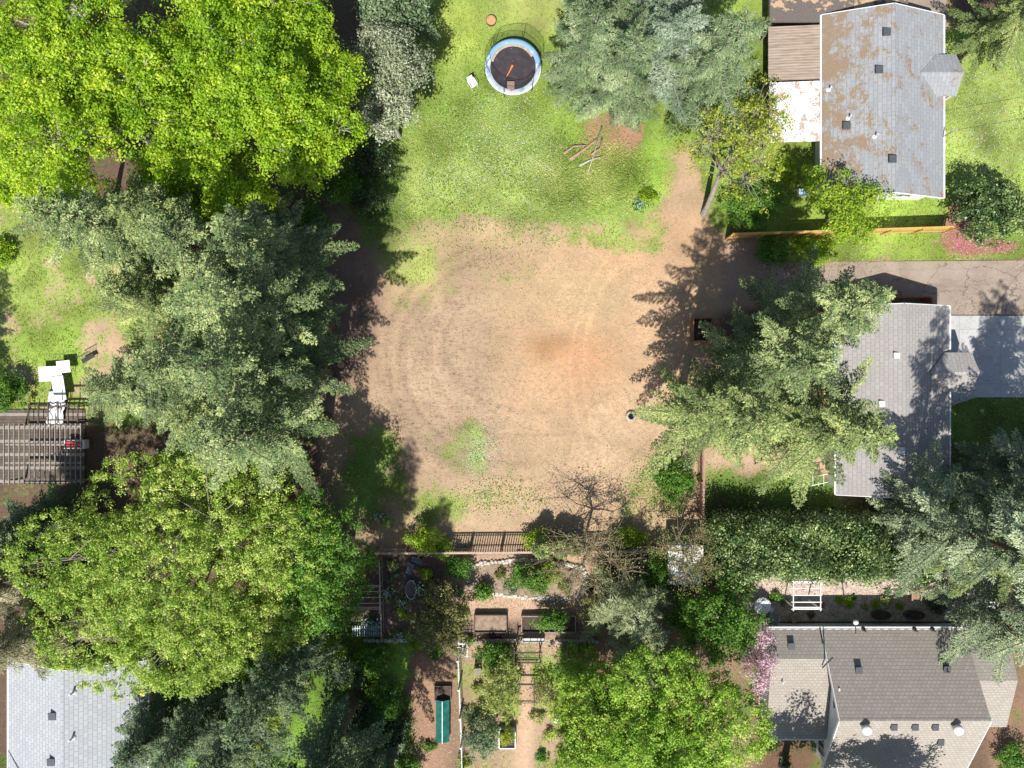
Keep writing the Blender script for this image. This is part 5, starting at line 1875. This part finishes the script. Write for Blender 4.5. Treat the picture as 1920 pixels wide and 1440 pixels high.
def frame_box(name, label, cat, x0, y0, x1, y1, h, mat, fill, th=.07, fillz=None, group=None, zrot=0):
    """open planter/box; corners in photo pixels"""
    a, b = P(x0, y0), P(x1, y1)
    cx, cy = (a.x + b.x) / 2, (a.y + b.y) / 2
    hx, hy = abs(b.x - a.x) / 2, abs(b.y - a.y) / 2
    t = thing(name, label, cat, (cx, cy, 0), zrot, group)
    for (u0, v0, u1, v1) in ((-hx, -hy, hx, -hy), (-hx, hy, hx, hy)):
        m = MB()
        m.bar((u0, v0, h / 2), (u1, v1, h / 2), th, h)
        part('side_board', m, mat, t)
    for sx in (-1, 1):
        m = MB()
        m.bar((sx * hx, -hy + th / 2, h / 2 - .002), (sx * hx, hy - th / 2, h / 2 - .002), th, h)
        part('end_board', m, mat, t)
    m = MB()
    fz = fillz if fillz is not None else h * .7
    m.box(-hx + th / 2, -hy + th / 2, -.03, hx - th / 2, hy - th / 2, fz)
    part('soil', m, fill, t)
    return t


frame_box('compost_bin', 'rusty brown open compost bin at the edge of the lot under the firs', 'compost bin', 1296, 598, 1332, 640, .8, 'wood_red', 'mulch', fillz=.25)
frame_box('planter', 'wide wooden planter full of tan soil, left of the two framed beds', 'planter', 890, 1150, 950, 1182, .55, 'wood_dark', 'soil_garden', fillz=.4)
frame_box('planter', 'long wooden planter with leafy plants, right of the two framed beds', 'planter', 978, 1152, 1078, 1182, .55, 'wood_weathered', 'mulch', fillz=.35)
frame_box('planter', 'square galvanised planter holding the golden bush', 'planter', 936, 1362, 966, 1398, .5, 'galvanised', 'mulch', fillz=.38)

# stone edged garden bed
c = P(980, 1088)
gb = thing('garden_bed', 'oval garden bed edged with pale stones inside the kitchen garden', 'garden bed', (c.x, c.y, 0))
out = [(876, 1075), (884, 1060), (905, 1054), (940, 1052), (980, 1048), (1020, 1052), (1060, 1056), (1092, 1062), (1100, 1085), (1096, 1112), (1070, 1122),
       (1030, 1122), (990, 1121), (950, 1117), (918, 1112), (892, 1106), (878, 1094)]
ow = [P(*q) - Vector((c.x, c.y, 0)) for q in out]
m = MB()
m.slab([(q.x, q.y, .14) for q in ow][::-1], .16)
part('soil', m, 'soil_garden', gb)
m = MB()
sd = 0
for a, b in zip(ow, ow[1:] + ow[:1]):
    L = (b - a).length
    for k in range(max(1, int(L / .26))):
        q = a.lerp(b, (k + .5) / max(1, int(L / .26)))
        sd += 1
        rs = random.Random(sd)
        for dd in (0, .2):
            m.rock((q.x * (1 - dd * .12) + rs.uniform(-.06, .06), q.y * (1 - dd * .3) + rs.uniform(-.06, .06), .10), rs.uniform(.10, .2), rs.uniform(.09, .15), rs.uniform(.09, .16), sd * 3 + int(dd * 10))
part('stone_edging', m, 'stone_white', gb)


def pergola(label, x0, y0, x1, y1, z, mat, slat_dx=None, slat_dy=None, beam=.09, slat=.05, cat='pergola', name='pergola', posts=True, beams_y=2):
    """flat slatted roof; corners are the photo pixels at which the roof at height z is seen"""
    a, b = P(x0, y0, z), P(x1, y1, z)
    xa, xb, ya, yb = min(a.x, b.x), max(a.x, b.x), min(a.y, b.y), max(a.y, b.y)
    t = thing(name, label, cat, ((xa + xb) / 2, (ya + yb) / 2, 0))
    hx, hy = (xb - xa) / 2, (yb - ya) / 2
    for i in range(beams_y):
        y = -hy + .1 + (2 * hy - .2) * i / max(1, beams_y - 1)
        m = MB()
        m.bar((-hx, y, z - .08), (hx, y, z - .08), beam, .14)
        part('beam', m, mat, t)
    if slat_dx:
        n = int(2 * hx / slat_dx)
        for i in range(n + 1):
            x = -hx + 2 * hx * i / n
            m = MB()
            m.bar((x, -hy - .12, z + .04), (x, hy + .12, z + .04), slat, .09)
            part('slat', m, mat, t)
    if slat_dy:
        n = max(1, int(2 * hy / slat_dy))
        for i in range(n + 1):
            y = -hy + 2 * hy * i / n
            m = MB()
            m.bar((-hx - .12, y, z + .0), (hx + .12, y, z + .0), slat, .06)
            part('cross_slat', m, mat, t)
    if posts:
        for sx in (-1, 1):
            for sy in (-1, 1):
                m = MB()
                m.box(sx * (hx - .1) - beam * .5, sy * (hy - .1) - beam * .5, -.1, sx * (hx - .1) + beam * .5, sy * (hy - .1) + beam * .5, z - .15)
                part('post', m, mat, t)
    return t


pergola('large weathered wooden pergola with many thin slats at the left edge', 8, 797, 152, 905, 2.5, 'wood_weathered', .36, None, .12, .06, beams_y=4)
pergola('smaller dark pergola frame joined north of the large left pergola', 54, 759, 146, 790, 2.3, 'wood_dark', .62, None, .1, .07, beams_y=2)
pergola('little weathered arbour of cross slats poking out from under the shaded maple', 664, 1098, 712, 1142, 2.0, 'wood_tan', 1.2, .38, .07, .05, 'arbour', 'arbour')
pergola('blue grey slatted bench frame under the maple edge, left of the retaining boards', 662, 1176, 714, 1190, .5, 'galvanised', .16, None, .05, .05, 'bench', 'garden_bench')
pergola('white wooden arbour beside the flagstones, left of two', 1487, 1090, 1538, 1142, 2.2, 'white_paint', 1.1, .5, .08, .06, 'arbour', 'arbour')
pergola('white wooden arbour under the cedar, right of two', 1818, 1098, 1866, 1140, 2.2, 'white_paint', 1.1, .33, .08, .07, 'arbour', 'arbour')
pergola('dark rustic arbour over the garden path', 964, 1222, 1016, 1246, 2.1, 'wood_dark', .42, None, .08, .05, 'arbour', 'arbour')
pergola('thin metal arch frame further down the garden path', 969, 1282, 1005, 1318, 1.9, 'dark_metal', None, .75, .04, .03, 'arch', 'garden_arch')
pergola('small white trellis beside the green wire fence', 860, 1206, 876, 1230, 1.7, 'white_paint', .3, .3, .04, .03, 'trellis', 'trellis')

# deck under the left pergola, its furniture
c = P(80, 840)
dk = thing('deck', 'old grey plank deck with fir shadow put into its dark boards under the large left pergola', 'deck', (c.x, c.y, 0))
for i in range(22):
    m = MB()
    y = -2.6 + i * .25
    m.box(-3.4, y, .0, 3.2, y + .235, .1 + .004 * (i % 2))
    part('plank', m, 'wood_dark' if i % 4 else 'wood_weathered', dk)  # mostly dark planks: the firs' shadow is put into the board colour
c = P(150, 832)
bx = thing('storage_box', 'white box with a bright red cushion on top beneath the pergola edge', 'box', (c.x, c.y, 0))
m = MB()
m.box(-.75, -.32, .1, .75, .32, .8)
part('body', m, 'white_plastic', bx)
for sx in (-1, 1):
    m = MB()
    m.box(sx * .30 - .27, -.22, .802, sx * .30 + .27, .22, .92)
    part('cushion', m, 'red_plastic', bx)
tbl = []
for px, py, w_, l_, rz, lb in ((105, 701, .85, .55, .05, 'white folding table on the left lawn, nearest the lawn edge'), (130, 688, .5, .45, .1, 'small white folding table beside the larger one'),
                               (122, 728, .45, .9, .15, 'narrow white table running down toward the pergola')):
    c = P(px, py)
    t = thing('folding_table', lb, 'table', (c.x, c.y, 0), rz, 'white tables on the left lawn')
    m = MB()
    zt_ = .72 + .05 * len(tbl)
    m.box(-w_, -l_, zt_, w_, l_, zt_ + .04)
    part('table_top', m, 'white_plastic', t)
    for sx in (-1, 1):
        for sy in (-1, 1):
            m = MB()
            m.tube([(sx * (w_ - .1), sy * (l_ - .1), 0), (sx * (w_ - .12), sy * (l_ - .12), zt_)], .02, 6)
            part('leg', m, 'metal_grey', t)
    tbl.append(t)
c = P(104, 765)
tarp = MB()
vs, fs = [], []
for i in range(9):
    for j in range(11):
        x, y = -.55 + i * .15 - j * .02, 1.3 - j * .26
        vs.append((x, y, .35 + .12 * math.sin(i * 1.7 + j) + .1 * math.cos(j * 2.1)))
for i in range(8):
    for j in range(10):
        fs.append((i * 11 + j, i * 11 + j + 1, (i + 1) * 11 + j + 1, (i + 1) * 11 + j))
vs2 = [(x, y, z - .03) for x, y, z in vs]
n0 = len(vs)
edge = [i * 11 for i in range(9)] + [8 * 11 + j for j in range(1, 11)] + [i * 11 + 10 for i in range(7, -1, -1)] + [j for j in range(9, 0, -1)]
fs2 = [tuple(k + n0 for k in f[::-1]) for f in fs] + [(a_, b_, b_ + n0, a_ + n0) for a_, b_ in zip(edge, edge[1:] + edge[:1])]
tarp.add(vs + vs2, fs + fs2)
tag(obj('tarp', tarp.mesh('tarp', 'white_plastic', True), None, (c.x + .3, c.y, 0)), 'crumpled white tarp hanging toward the dark pergola frame', 'tarp')
c = P(170, 672)
bn = thing('metal_bench', 'black scrolled metal bench back tilted on the left lawn', 'bench', (c.x, c.y, 0), .5)
m = MB()
m.box(-.5, -.16, .38, .5, .16, .42)
part('seat', m, 'dark_metal', bn)
m = MB()
for k in range(9):
    m.bar((-.5 + k * .125, .18, .4), (-.5 + k * .125, .3, .85), .02, .02)
m.bar((-.52, .3, .86), (.52, .3, .86), .04, .04)
part('backrest', m, 'dark_metal', bn)
for sx in (-1, 1):
    for sy in (-1, 1):
        m = MB()
        m.tube([(sx * .45, sy * .14, 0), (sx * .45, sy * .14, .4)], .02, 6)
        part('leg', m, 'dark_metal', bn)

# kitchen garden pieces
c = P(772, 1103)
ot = thing('water_trough', 'oval black water trough with a pale rim in the mulched bed', 'trough', (c.x, c.y, 0))
m = MB()
m.lathe([(.36, 0), (.38, .45), (.36, .46), (.34, .40), (.0, .395)], 28, sx=1.0, sy=1.75)
part('water', m, 'water_dark', ot, False)
m = MB()
m.lathe([(.385, .42), (.42, .44), (.42, .49), (.38, .50), (.36, .47), (.385, .42)], 28, sx=1.0, sy=1.75)
part('rim', m, 'galvanised', ot, True)
for px, py, rz, lb in ((783, 1049, -.35, 'slate grey garden bench by the slatted fence'), (770, 1064, -.35 + 1.57, 'slate grey garden bench turned end on below the other')):
    c = P(px, py)
    t = thing('garden_bench', lb, 'bench', (c.x, c.y, 0), rz, 'slate benches in the mulched bed')
    for k in range(3):
        m = MB()
        m.box(-.42, -.2 + k * .14, .4, .42, -.2 + k * .14 + .125, .44)
        part('seat_board', m, 'slate_fabric', t)
    for sx in (-1, 1):
        m = MB()
        m.box(sx * .34 - .03, -.18, 0, sx * .34 + .03, .18, .4)
        part('leg', m, 'slate_fabric', t)
for x0, x1, yy, mt, lb in ((682, 768, 1199, 'stone_grey', 'grey stone retaining wall under the maple edge, left end'), (905, 968, 1198, 'wood_tan', 'pale plank edging below the left framed planter'),
                           (980, 1020, 1197, 'white_paint', 'white painted plank edging below the long planter'), (1040, 1125, 1200, 'stone_grey', 'grey stone edging below the long planter, right end')):
    a, b = P(x0, yy), P(x1, yy)
    c = (a + b) / 2
    L = (b - a).length / 2
    t = thing('retaining_wall' if 'stone' in mt else 'plank_edging', lb, 'edging', (c.x, c.y, 0))
    m = MB()
    if 'stone' in mt:
        k = int(2 * L / .3)
        for i in range(k):
            m.rock((-L + .15 + i * .3, random.uniform(-.04, .04), .18), .19, .17, .22, i + x0)
        part('stones', m, mt, t)
    else:
        m.box(-L, -.05, 0, L, .05, .4)
        m.box(-L, -.12, .4, L, .12, .44)
        part('plank', m, mt, t)
# dark planter with purple liner
frame_box('flower_box', 'small flower box with a purple liner below the left framed planter', 'flower box', 918, 1188, 942, 1194, .3, 'purple_plastic', 'mulch', th=.05)
# teal cold frame
c = P(831, 1346)
cf = thing('cold_frame', 'long teal cold frame with a ridge down its middle', 'cold frame', (c.x, c.y, 0))
m = MB()
m.box(-.44, -1.5, 0, .44, 1.5, .5)
part('body', m, 'wood_dark', cf)
for sx in (-1, 1):
    m = MB()
    m.slab([(0, -1.55, .82), (sx * .5, -1.55, .52), (sx * .5, 1.55, .52), (0, 1.55, .82)], .03)
    part('roof_panel', m, 'teal_panel', cf)
m = MB()
m.bar((0, -1.56, .84), (0, 1.56, .84), .05, .03)
part('ridge_strip', m, 'galvanised', cf)
m = MB()
m.add([(-.43, 1.5, .5), (.43, 1.5, .5), (0, 1.5, .78), (-.43, -1.5, .5), (.43, -1.5, .5), (0, -1.5, .78)], [(1, 0, 2), (3, 4, 5)])
part('gable', m, 'teal_panel', cf)
frame_box('planter', 'dark boarded bed at the north end of the teal cold frame', 'planter', 816, 1284, 846, 1310, .35, 'wood_dark', 'mulch')
# garden chair
c = P(896, 1256)
gc = thing('garden_chair', 'weathered wooden garden chair left of the white flowering shrub', 'chair', (c.x, c.y, 0), .1)
m = MB()
for k in range(4):
    m.box(-.26, -.25 + k * .13, .4, .26, -.25 + k * .13 + .11, .43)
part('seat', m, 'wood_weathered', gc)
m = MB()
m.slab([(-.26, .28, .4), (.26, .28, .4), (.26, .4, .95), (-.26, .4, .95)], .03)
part('backrest', m, 'wood_weathered', gc)
for sx in (-1, 1):
    for sy in (-1, 1):
        m = MB()
        m.box(sx * .23 - .025, sy * .22 - .025, 0, sx * .23 + .025, sy * .22 + .025, .4)
        part('leg', m, 'wood_weathered', gc)
c = P(1041, 1335)
wp = thing('post', 'short white post standing at the edge of the southern maple', 'post', (c.x, c.y, 0))
m = MB()
m.box(-.1, -.1, -.1, .1, .1, 1.5)
part('shaft', m, 'white_paint', wp)
m = MB()
m.box(-.14, -.14, 1.5, .14, .14, 1.56)
part('cap', m, 'white_paint', wp)
c = P(573, 1205)
gp_ = thing('gate_post', 'reddish wooden gate frame with rope netting beneath the dark firs', 'gate', (c.x, c.y, 0))
m = MB()
m.box(-.5, -.1, 1.6, .5, .1, 1.72)
part('lintel', m, 'wood_pink', gp_)
for sx in (-1, 1):
    m = MB()
    m.box(sx * .42 - .06, -.06, -.1, sx * .42 + .06, .06, 1.6)
    part('post', m, 'wood_pink', gp_)
m = MB()
for k in range(9):
    m.bar((-.42, -.1 - k * .3, .1), (-.42, -.1 - k * .3, 1.3), .02, .02)
    m.bar((-.42, -.1, .15 + k * .14), (-.42, -2.5, .15 + k * .14), .012, .012)
part('netting', m, 'galvanised', gp_)

# blue roofed greenhouse
a, b = P(1252, 1022, 2.1), P(1318, 1097, 2.1)
gh = thing('greenhouse', 'small greenhouse with a leaf strewn blue and white corrugated roof', 'greenhouse', ((a.x + b.x) / 2, (a.y + b.y) / 2, 0))
hx, hy = abs(b.x - a.x) / 2, abs(b.y - a.y) / 2
m = MB()
m.slab([(-hx, -hy, 1.95), (hx, -hy, 1.95), (hx, hy, 2.25), (-hx, hy, 2.25)], .05)
part('roof', m, 'corrugated_blue', gh)
m = MB()
m.box(-hx + .12, -hy + .12, -.05, hx - .12, hy - .12, 1.88)
part('wall', m, 'blue_paint', gh)
m = MB()
m.box(-.35, -hy + .08, 0, .35, -hy + .115, 1.8)
part('door', m, 'white_paint', gh)

# round blue white barrel table
c = P(1424, 1131)
bt = thing('patio_table', 'round white and blue glass patio table beside the dark green tree', 'table', (c.x, c.y, 0))
m = MB()
m.lathe([(0, .68), (.55, .68), (.58, .70), (.58, .73), (.0, .735)], 28)
part('table_top', m, 'blue_paint', bt)
m = MB()
m.lathe([(.58, .71), (.63, .70), (.63, .75), (.57, .75)], 28)
part('rim', m, 'white_paint', bt, True)
m = MB()
m.lathe([(.3, 0), (.28, .05), (.05, .1), (.05, .68)], 16)
part('pedestal', m, 'white_paint', bt)
c = P(1444, 1142)
m = MB()
m.lathe([(.12, 0), (.17, .3), (.19, .32), (.16, .31), (.0, .25)], 14)
t = thing('flower_pot', 'small white flower pot touching the round patio table', 'pot', (c.x, c.y, 0))
part('pot', m, 'white_paint', t, True)
# millstone
c = P(1206, 1051)
ms_ = thing('millstone', 'round tan ringed millstone near the foot of the bare tree', 'millstone', (c.x, c.y, 0))
m = MB()
m.lathe([(.06, .02), (.34, .02), (.35, .12), (.28, .145), (.24, .13), (.18, .15), (.12, .13), (.06, .14), (.06, .02)], 22)
part('stone', m, 'wood_tan', ms_, True)

# chairs, tubs and pots along the north wall of the tan roofed house
for px, py, rz, mt, lb in ((1490, 1156, .25, 'wood_tan', 'tan wooden chair between the white arbour and the tan roof'), (1447, 1158, -.3, 'galvanised', 'grey green lounge chair near the round patio table'),
                           (1712, 1115, .0, 'wood_pink', 'brown wooden chair on the flagstones in front of the hedge')):
    c = P(px, py)
    t = thing('garden_chair', lb, 'chair', (c.x, c.y, 0), rz)
    m = MB()
    for k in range(5):
        m.box(-.3, -.3 + k * .125, .36, .3, -.3 + k * .125 + .105, .39)
    part('seat', m, mt, t)
    m = MB()
    for k in range(5):
        m.bar((-.25 + k * .125, .32, .38), (-.25 + k * .125, .55, .95), .1, .02, (0, -1, .3))
    part('backrest', m, mt, t)
    for sx in (-1, 1):
        m = MB()
        m.bar((sx * .34, -.3, .56), (sx * .34, .4, .56), .09, .03)
        part('armrest', m, mt, t)
        for sy in (-1, 1):
            m = MB()
            m.box(sx * .3 - .03, sy * .26 - .03, 0, sx * .3 + .03, sy * .26 + .03, .545)
            part('leg', m, mt, t)
for px, py, rx, lb in ((1648, 1151, .75, 'long brown trough planter with green growth, left of two by the tan roof'), (1710, 1151, .8, 'long brown trough planter, right of two by the tan roof')):
    c = P(px, py)
    t = thing('trough_planter', lb, 'planter', (c.x, c.y, 0), group='trough planters along the house wall')
    m = MB()
    m.lathe([(.36, 0), (.42, .42), (.40, .43), (.37, .36), (0, .34)], 24, sx=rx / .42, sy=.85)
    part('tub', m, 'wood_dark', t)
    m = MB()
    m.lathe([(0, .35), (.36, .352), (.36, .36), (0, .37)], 24, sx=rx / .42 * .98, sy=.83)
    part('soil', m, 'mulch', t)


def rosette(label, px, py, n, L, w, mat, name='plant', cat='plant', group=None, seed=0, dome=.6, z=0.0):
    r = np.random.default_rng(seed + 500)
    c = P(px, py)
    a = r.uniform(0, 2 * np.pi, n)
    LL = L * r.uniform(.5, 1.1, n)
    el = r.uniform(.2, dome * 2, n)
    d = np.stack([np.cos(a) * np.cos(el), np.sin(a) * np.cos(el), np.sin(el)], 1)
    p = np.stack([-np.sin(a), np.cos(a), np.zeros(n)], 1)
    b = np.zeros((n, 3))
    b[:, :2] = r.normal(size=(n, 2)) * L * .12
    b[:, 2] = .02 + z
    v = np.empty((n, 8, 3))
    mid = b + d * (LL * .55)[:, None]
    tip = mid + (d * [1, 1, 0] * .75 + np.array([0, 0, -.35])) * (LL * .55)[:, None]
    tip[:, 2] = np.maximum(tip[:, 2], .03)
    ww = (w * r.uniform(.7, 1.2, n))[:, None]
    v[:, 0] = b - p * ww * .3
    v[:, 1] = b + p * ww * .3
    v[:, 2] = mid + p * ww
    v[:, 3] = mid - p * ww
    v[:, 4] = mid - p * ww
    v[:, 5] = mid + p * ww
    v[:, 6] = tip + p * ww * .1
    v[:, 7] = tip - p * ww * .1
    o = obj(name, np_mesh(name, v.reshape(-1, 3), 4, mat), None, (c.x, c.y, 0))
    return tag(o, label, cat, group)


HG = 'strap leaved plants in the flagstone garden'
for i, (px, py, L, mt, lb) in enumerate((
        (1577, 1078, .55, 'leaf_greygreen', 'strap leaved plant right of the left white arbour'), (1640, 1077, .5, 'leaf_greygreen', 'strap leaved plant, first along the hedge foot'),
        (1663, 1079, .5, 'leaf_greygreen', 'strap leaved plant, second along the hedge foot'), (1690, 1080, .55, 'leaf_mid', 'greener strap leaved plant, third along the hedge foot'),
        (1664, 1108, .5, 'leaf_greygreen', 'strap leaved plant at the middle of the flagstones'), (1686, 1108, .55, 'leaf_mid', 'green strap leaved plant left of the brown chair'),
        (1572, 1124, .5, 'leaf_lime', 'lime coloured plant near the foot of the left white arbour'), (1640, 1134, .55, 'leaf_lime', 'lime coloured plant above the left trough planter'),
        (1620, 1138, .4, 'leaf_flowering', 'cream flowering plant left of the lime one'), (1685, 1136, .45, 'leaf_lime', 'bright lime plant above the right trough planter'),
        (1600, 1120, .4, 'leaf_mid', 'dark green plant between the two lime plants'), (1740, 1128, .55, 'leaf_olive', 'olive grassy plant right of the brown chair'),
        (1540, 1133, .45, 'petal_red', 'reddish leaved plant under the left white arbour'), (1470, 1128, .5, 'leaf_greygreen', 'pale plant left of the left white arbour'),
        (1800, 1150, .55, 'leaf_mid', 'green plant under the right white arbour'), (1520, 1152, .45, 'leaf_litter', 'brown leaved potted plant against the tan roofed house'),
        (1870, 1148, .5, 'petal_red', 'rusty orange plant right of the right white arbour'))):
    rosette(lb, px, py, 60, L, .045, mt, group=HG, seed=i)
for i, (px, py, mt, lb) in enumerate((
        (712, 967, 'petal_white', 'white iris clump near the dark end of the lot'), (725, 1110, 'petal_white', 'white iris clump left of the oval trough'),
        (756, 1127, 'petal_white', 'small white iris clump below the oval trough'), (788, 1104, 'petal_white', 'white iris clump touching the oval trough'),
        (690, 1165, 'petal_white', 'white flower clump under the maple edge'), (755, 1190, 'petal_white', 'white flowers over the stone retaining wall'),
        (705, 1168, 'petal_white', 'white flower clump right of the one under the maple'), (1200, 385, 'petal_blue', 'pale blue flower clump at the top right of the lot'))):
    r = np.random.default_rng(900 + i)
    c = P(px, py)
    t = thing('flower_clump', lb, 'flowers', (c.x, c.y, 0), group='pale flower clumps')
    n = 55
    p = r.normal(size=(n, 3)) * [.24, .22, .05] + [0, 0, .5]
    obj('blossoms', np_mesh('blossoms', leaf_quads(p, .10, 1.2, r=r), 4, mt), t)
    p = r.normal(size=(160, 3)) * [.3, .28, .1] + [0, 0, .25]
    p[:, 2] = np.maximum(p[:, 2], .03)
    obj('leaves', np_mesh('leaves', leaf_quads(p, .16, .2, r=r), 4, 'leaf_mid'), t)
t = btree('shrub', 'bright leafy clump beside the pale blue flowers', 'shrub', 1215, 368, .4, 20, 16, .35, 98, nclump=30, lpc=40, leaf=.12, clump_r=.22, trunk_r=.03,
          mat='leaf_lime', stem_h=.2)

# clover and daisies, fallen petals
def fleck(name, label, field, n, size, mat, z=.05):
    c = sample(field, n)
    c[:, 2] += rng.uniform(.01, z, n)
    o = obj(name, np_mesh(name, leaf_quads(c, size, 1.6), 4, mat))
    o['kind'] = 'stuff'
    o['label'] = label


fleck('clover_flowers', 'white clover and daisies scattered in the lawns',
      ell_mask(930, 260, 60, 60, .8) + ell_mask(1020, 300, 50, 40, .8) + ell_mask(860, 330, 50, 30, .8) + ell_mask(1000, 390, 200, 30, .8) * .3 +
      ell_mask(1840, 250, 90, 180, .8) * .5 + ell_mask(900, 845, 25, 35, .8) * 1.5 + ell_mask(898, 915, 14, 14, .8) + ell_mask(975, 940, 10, 8, .8) + ell_mask(1600, 470, 80, 15, .6) * .3 +
      ell_mask(950, 300, 220, 110, .6) * .12, 6500, .07, 'petal_white', .12)
fleck('fallen_petals', 'pink petals fallen around the rhododendron', ell_mask(1810, 440, 36, 34, .5) + ell_mask(1800, 400, 18, 25, .6) * .6 + ell_mask(1845, 462, 50, 12, .5), 5200, .11, 'petal_red', .03)
fleck('patio_litter', 'small leaves dropped on the garden paths', poly_mask(rect(870, 1040, 1100, 1240), 4) + poly_mask(rect(1400, 1060, 1850, 1160), 4), 9000, .06, 'leaf_litter', .02)
fleck('drive_litter', 'small leaves and bark blown onto the driveway and concrete', poly_mask(rect(1440, 488, 1940, 500), 4) + poly_mask(rect(1440, 575, 1940, 592), 4) + poly_mask(rect(1440, 488, 1940, 745), 4) * .12 + poly_mask(rect(1440, 490, 1520, 585), 4) * .5, 9000, .07, 'leaf_litter', .02)
fleck('lawn_weeds', 'broad leaved weeds spread in the lawn', ell_mask(1090, 320, 70, 45, .6) + ell_mask(1165, 320, 35, 40, .6) + ell_mask(930, 270, 160, 150, .7) * .25 + ell_mask(1120, 355, 90, 30, .6) * .6 +
      ell_mask(940, 930, 60, 25, .7) * .3 + ell_mask(1240, 910, 40, 50, .7) * .5, 22000, .11, 'grass_blade', .16)

# overhead service wires
for a, b, lb in (((70, P(1920, 180).y + 3, 8), (30.95, 17.75, 4.0), 'thin overhead wire reaching the mast of the mossy grey house'),
                 ((27.0, -6 + 7, 0), (0, 0, 0), None)):
    if not lb:
        continue
    a, b = Vector(a), Vector(b)
    m = MB()
    pts = [a.lerp(b, k / 12) - Vector((0, 0, 1.2 * (1 - (2 * k / 12 - 1) ** 2))) for k in range(13)]
    m.tube([p - b for p in pts], .014, 5)
    tag(obj('overhead_wire', m.mesh('overhead_wire', 'cable_black'), None, b), lb, 'wire')
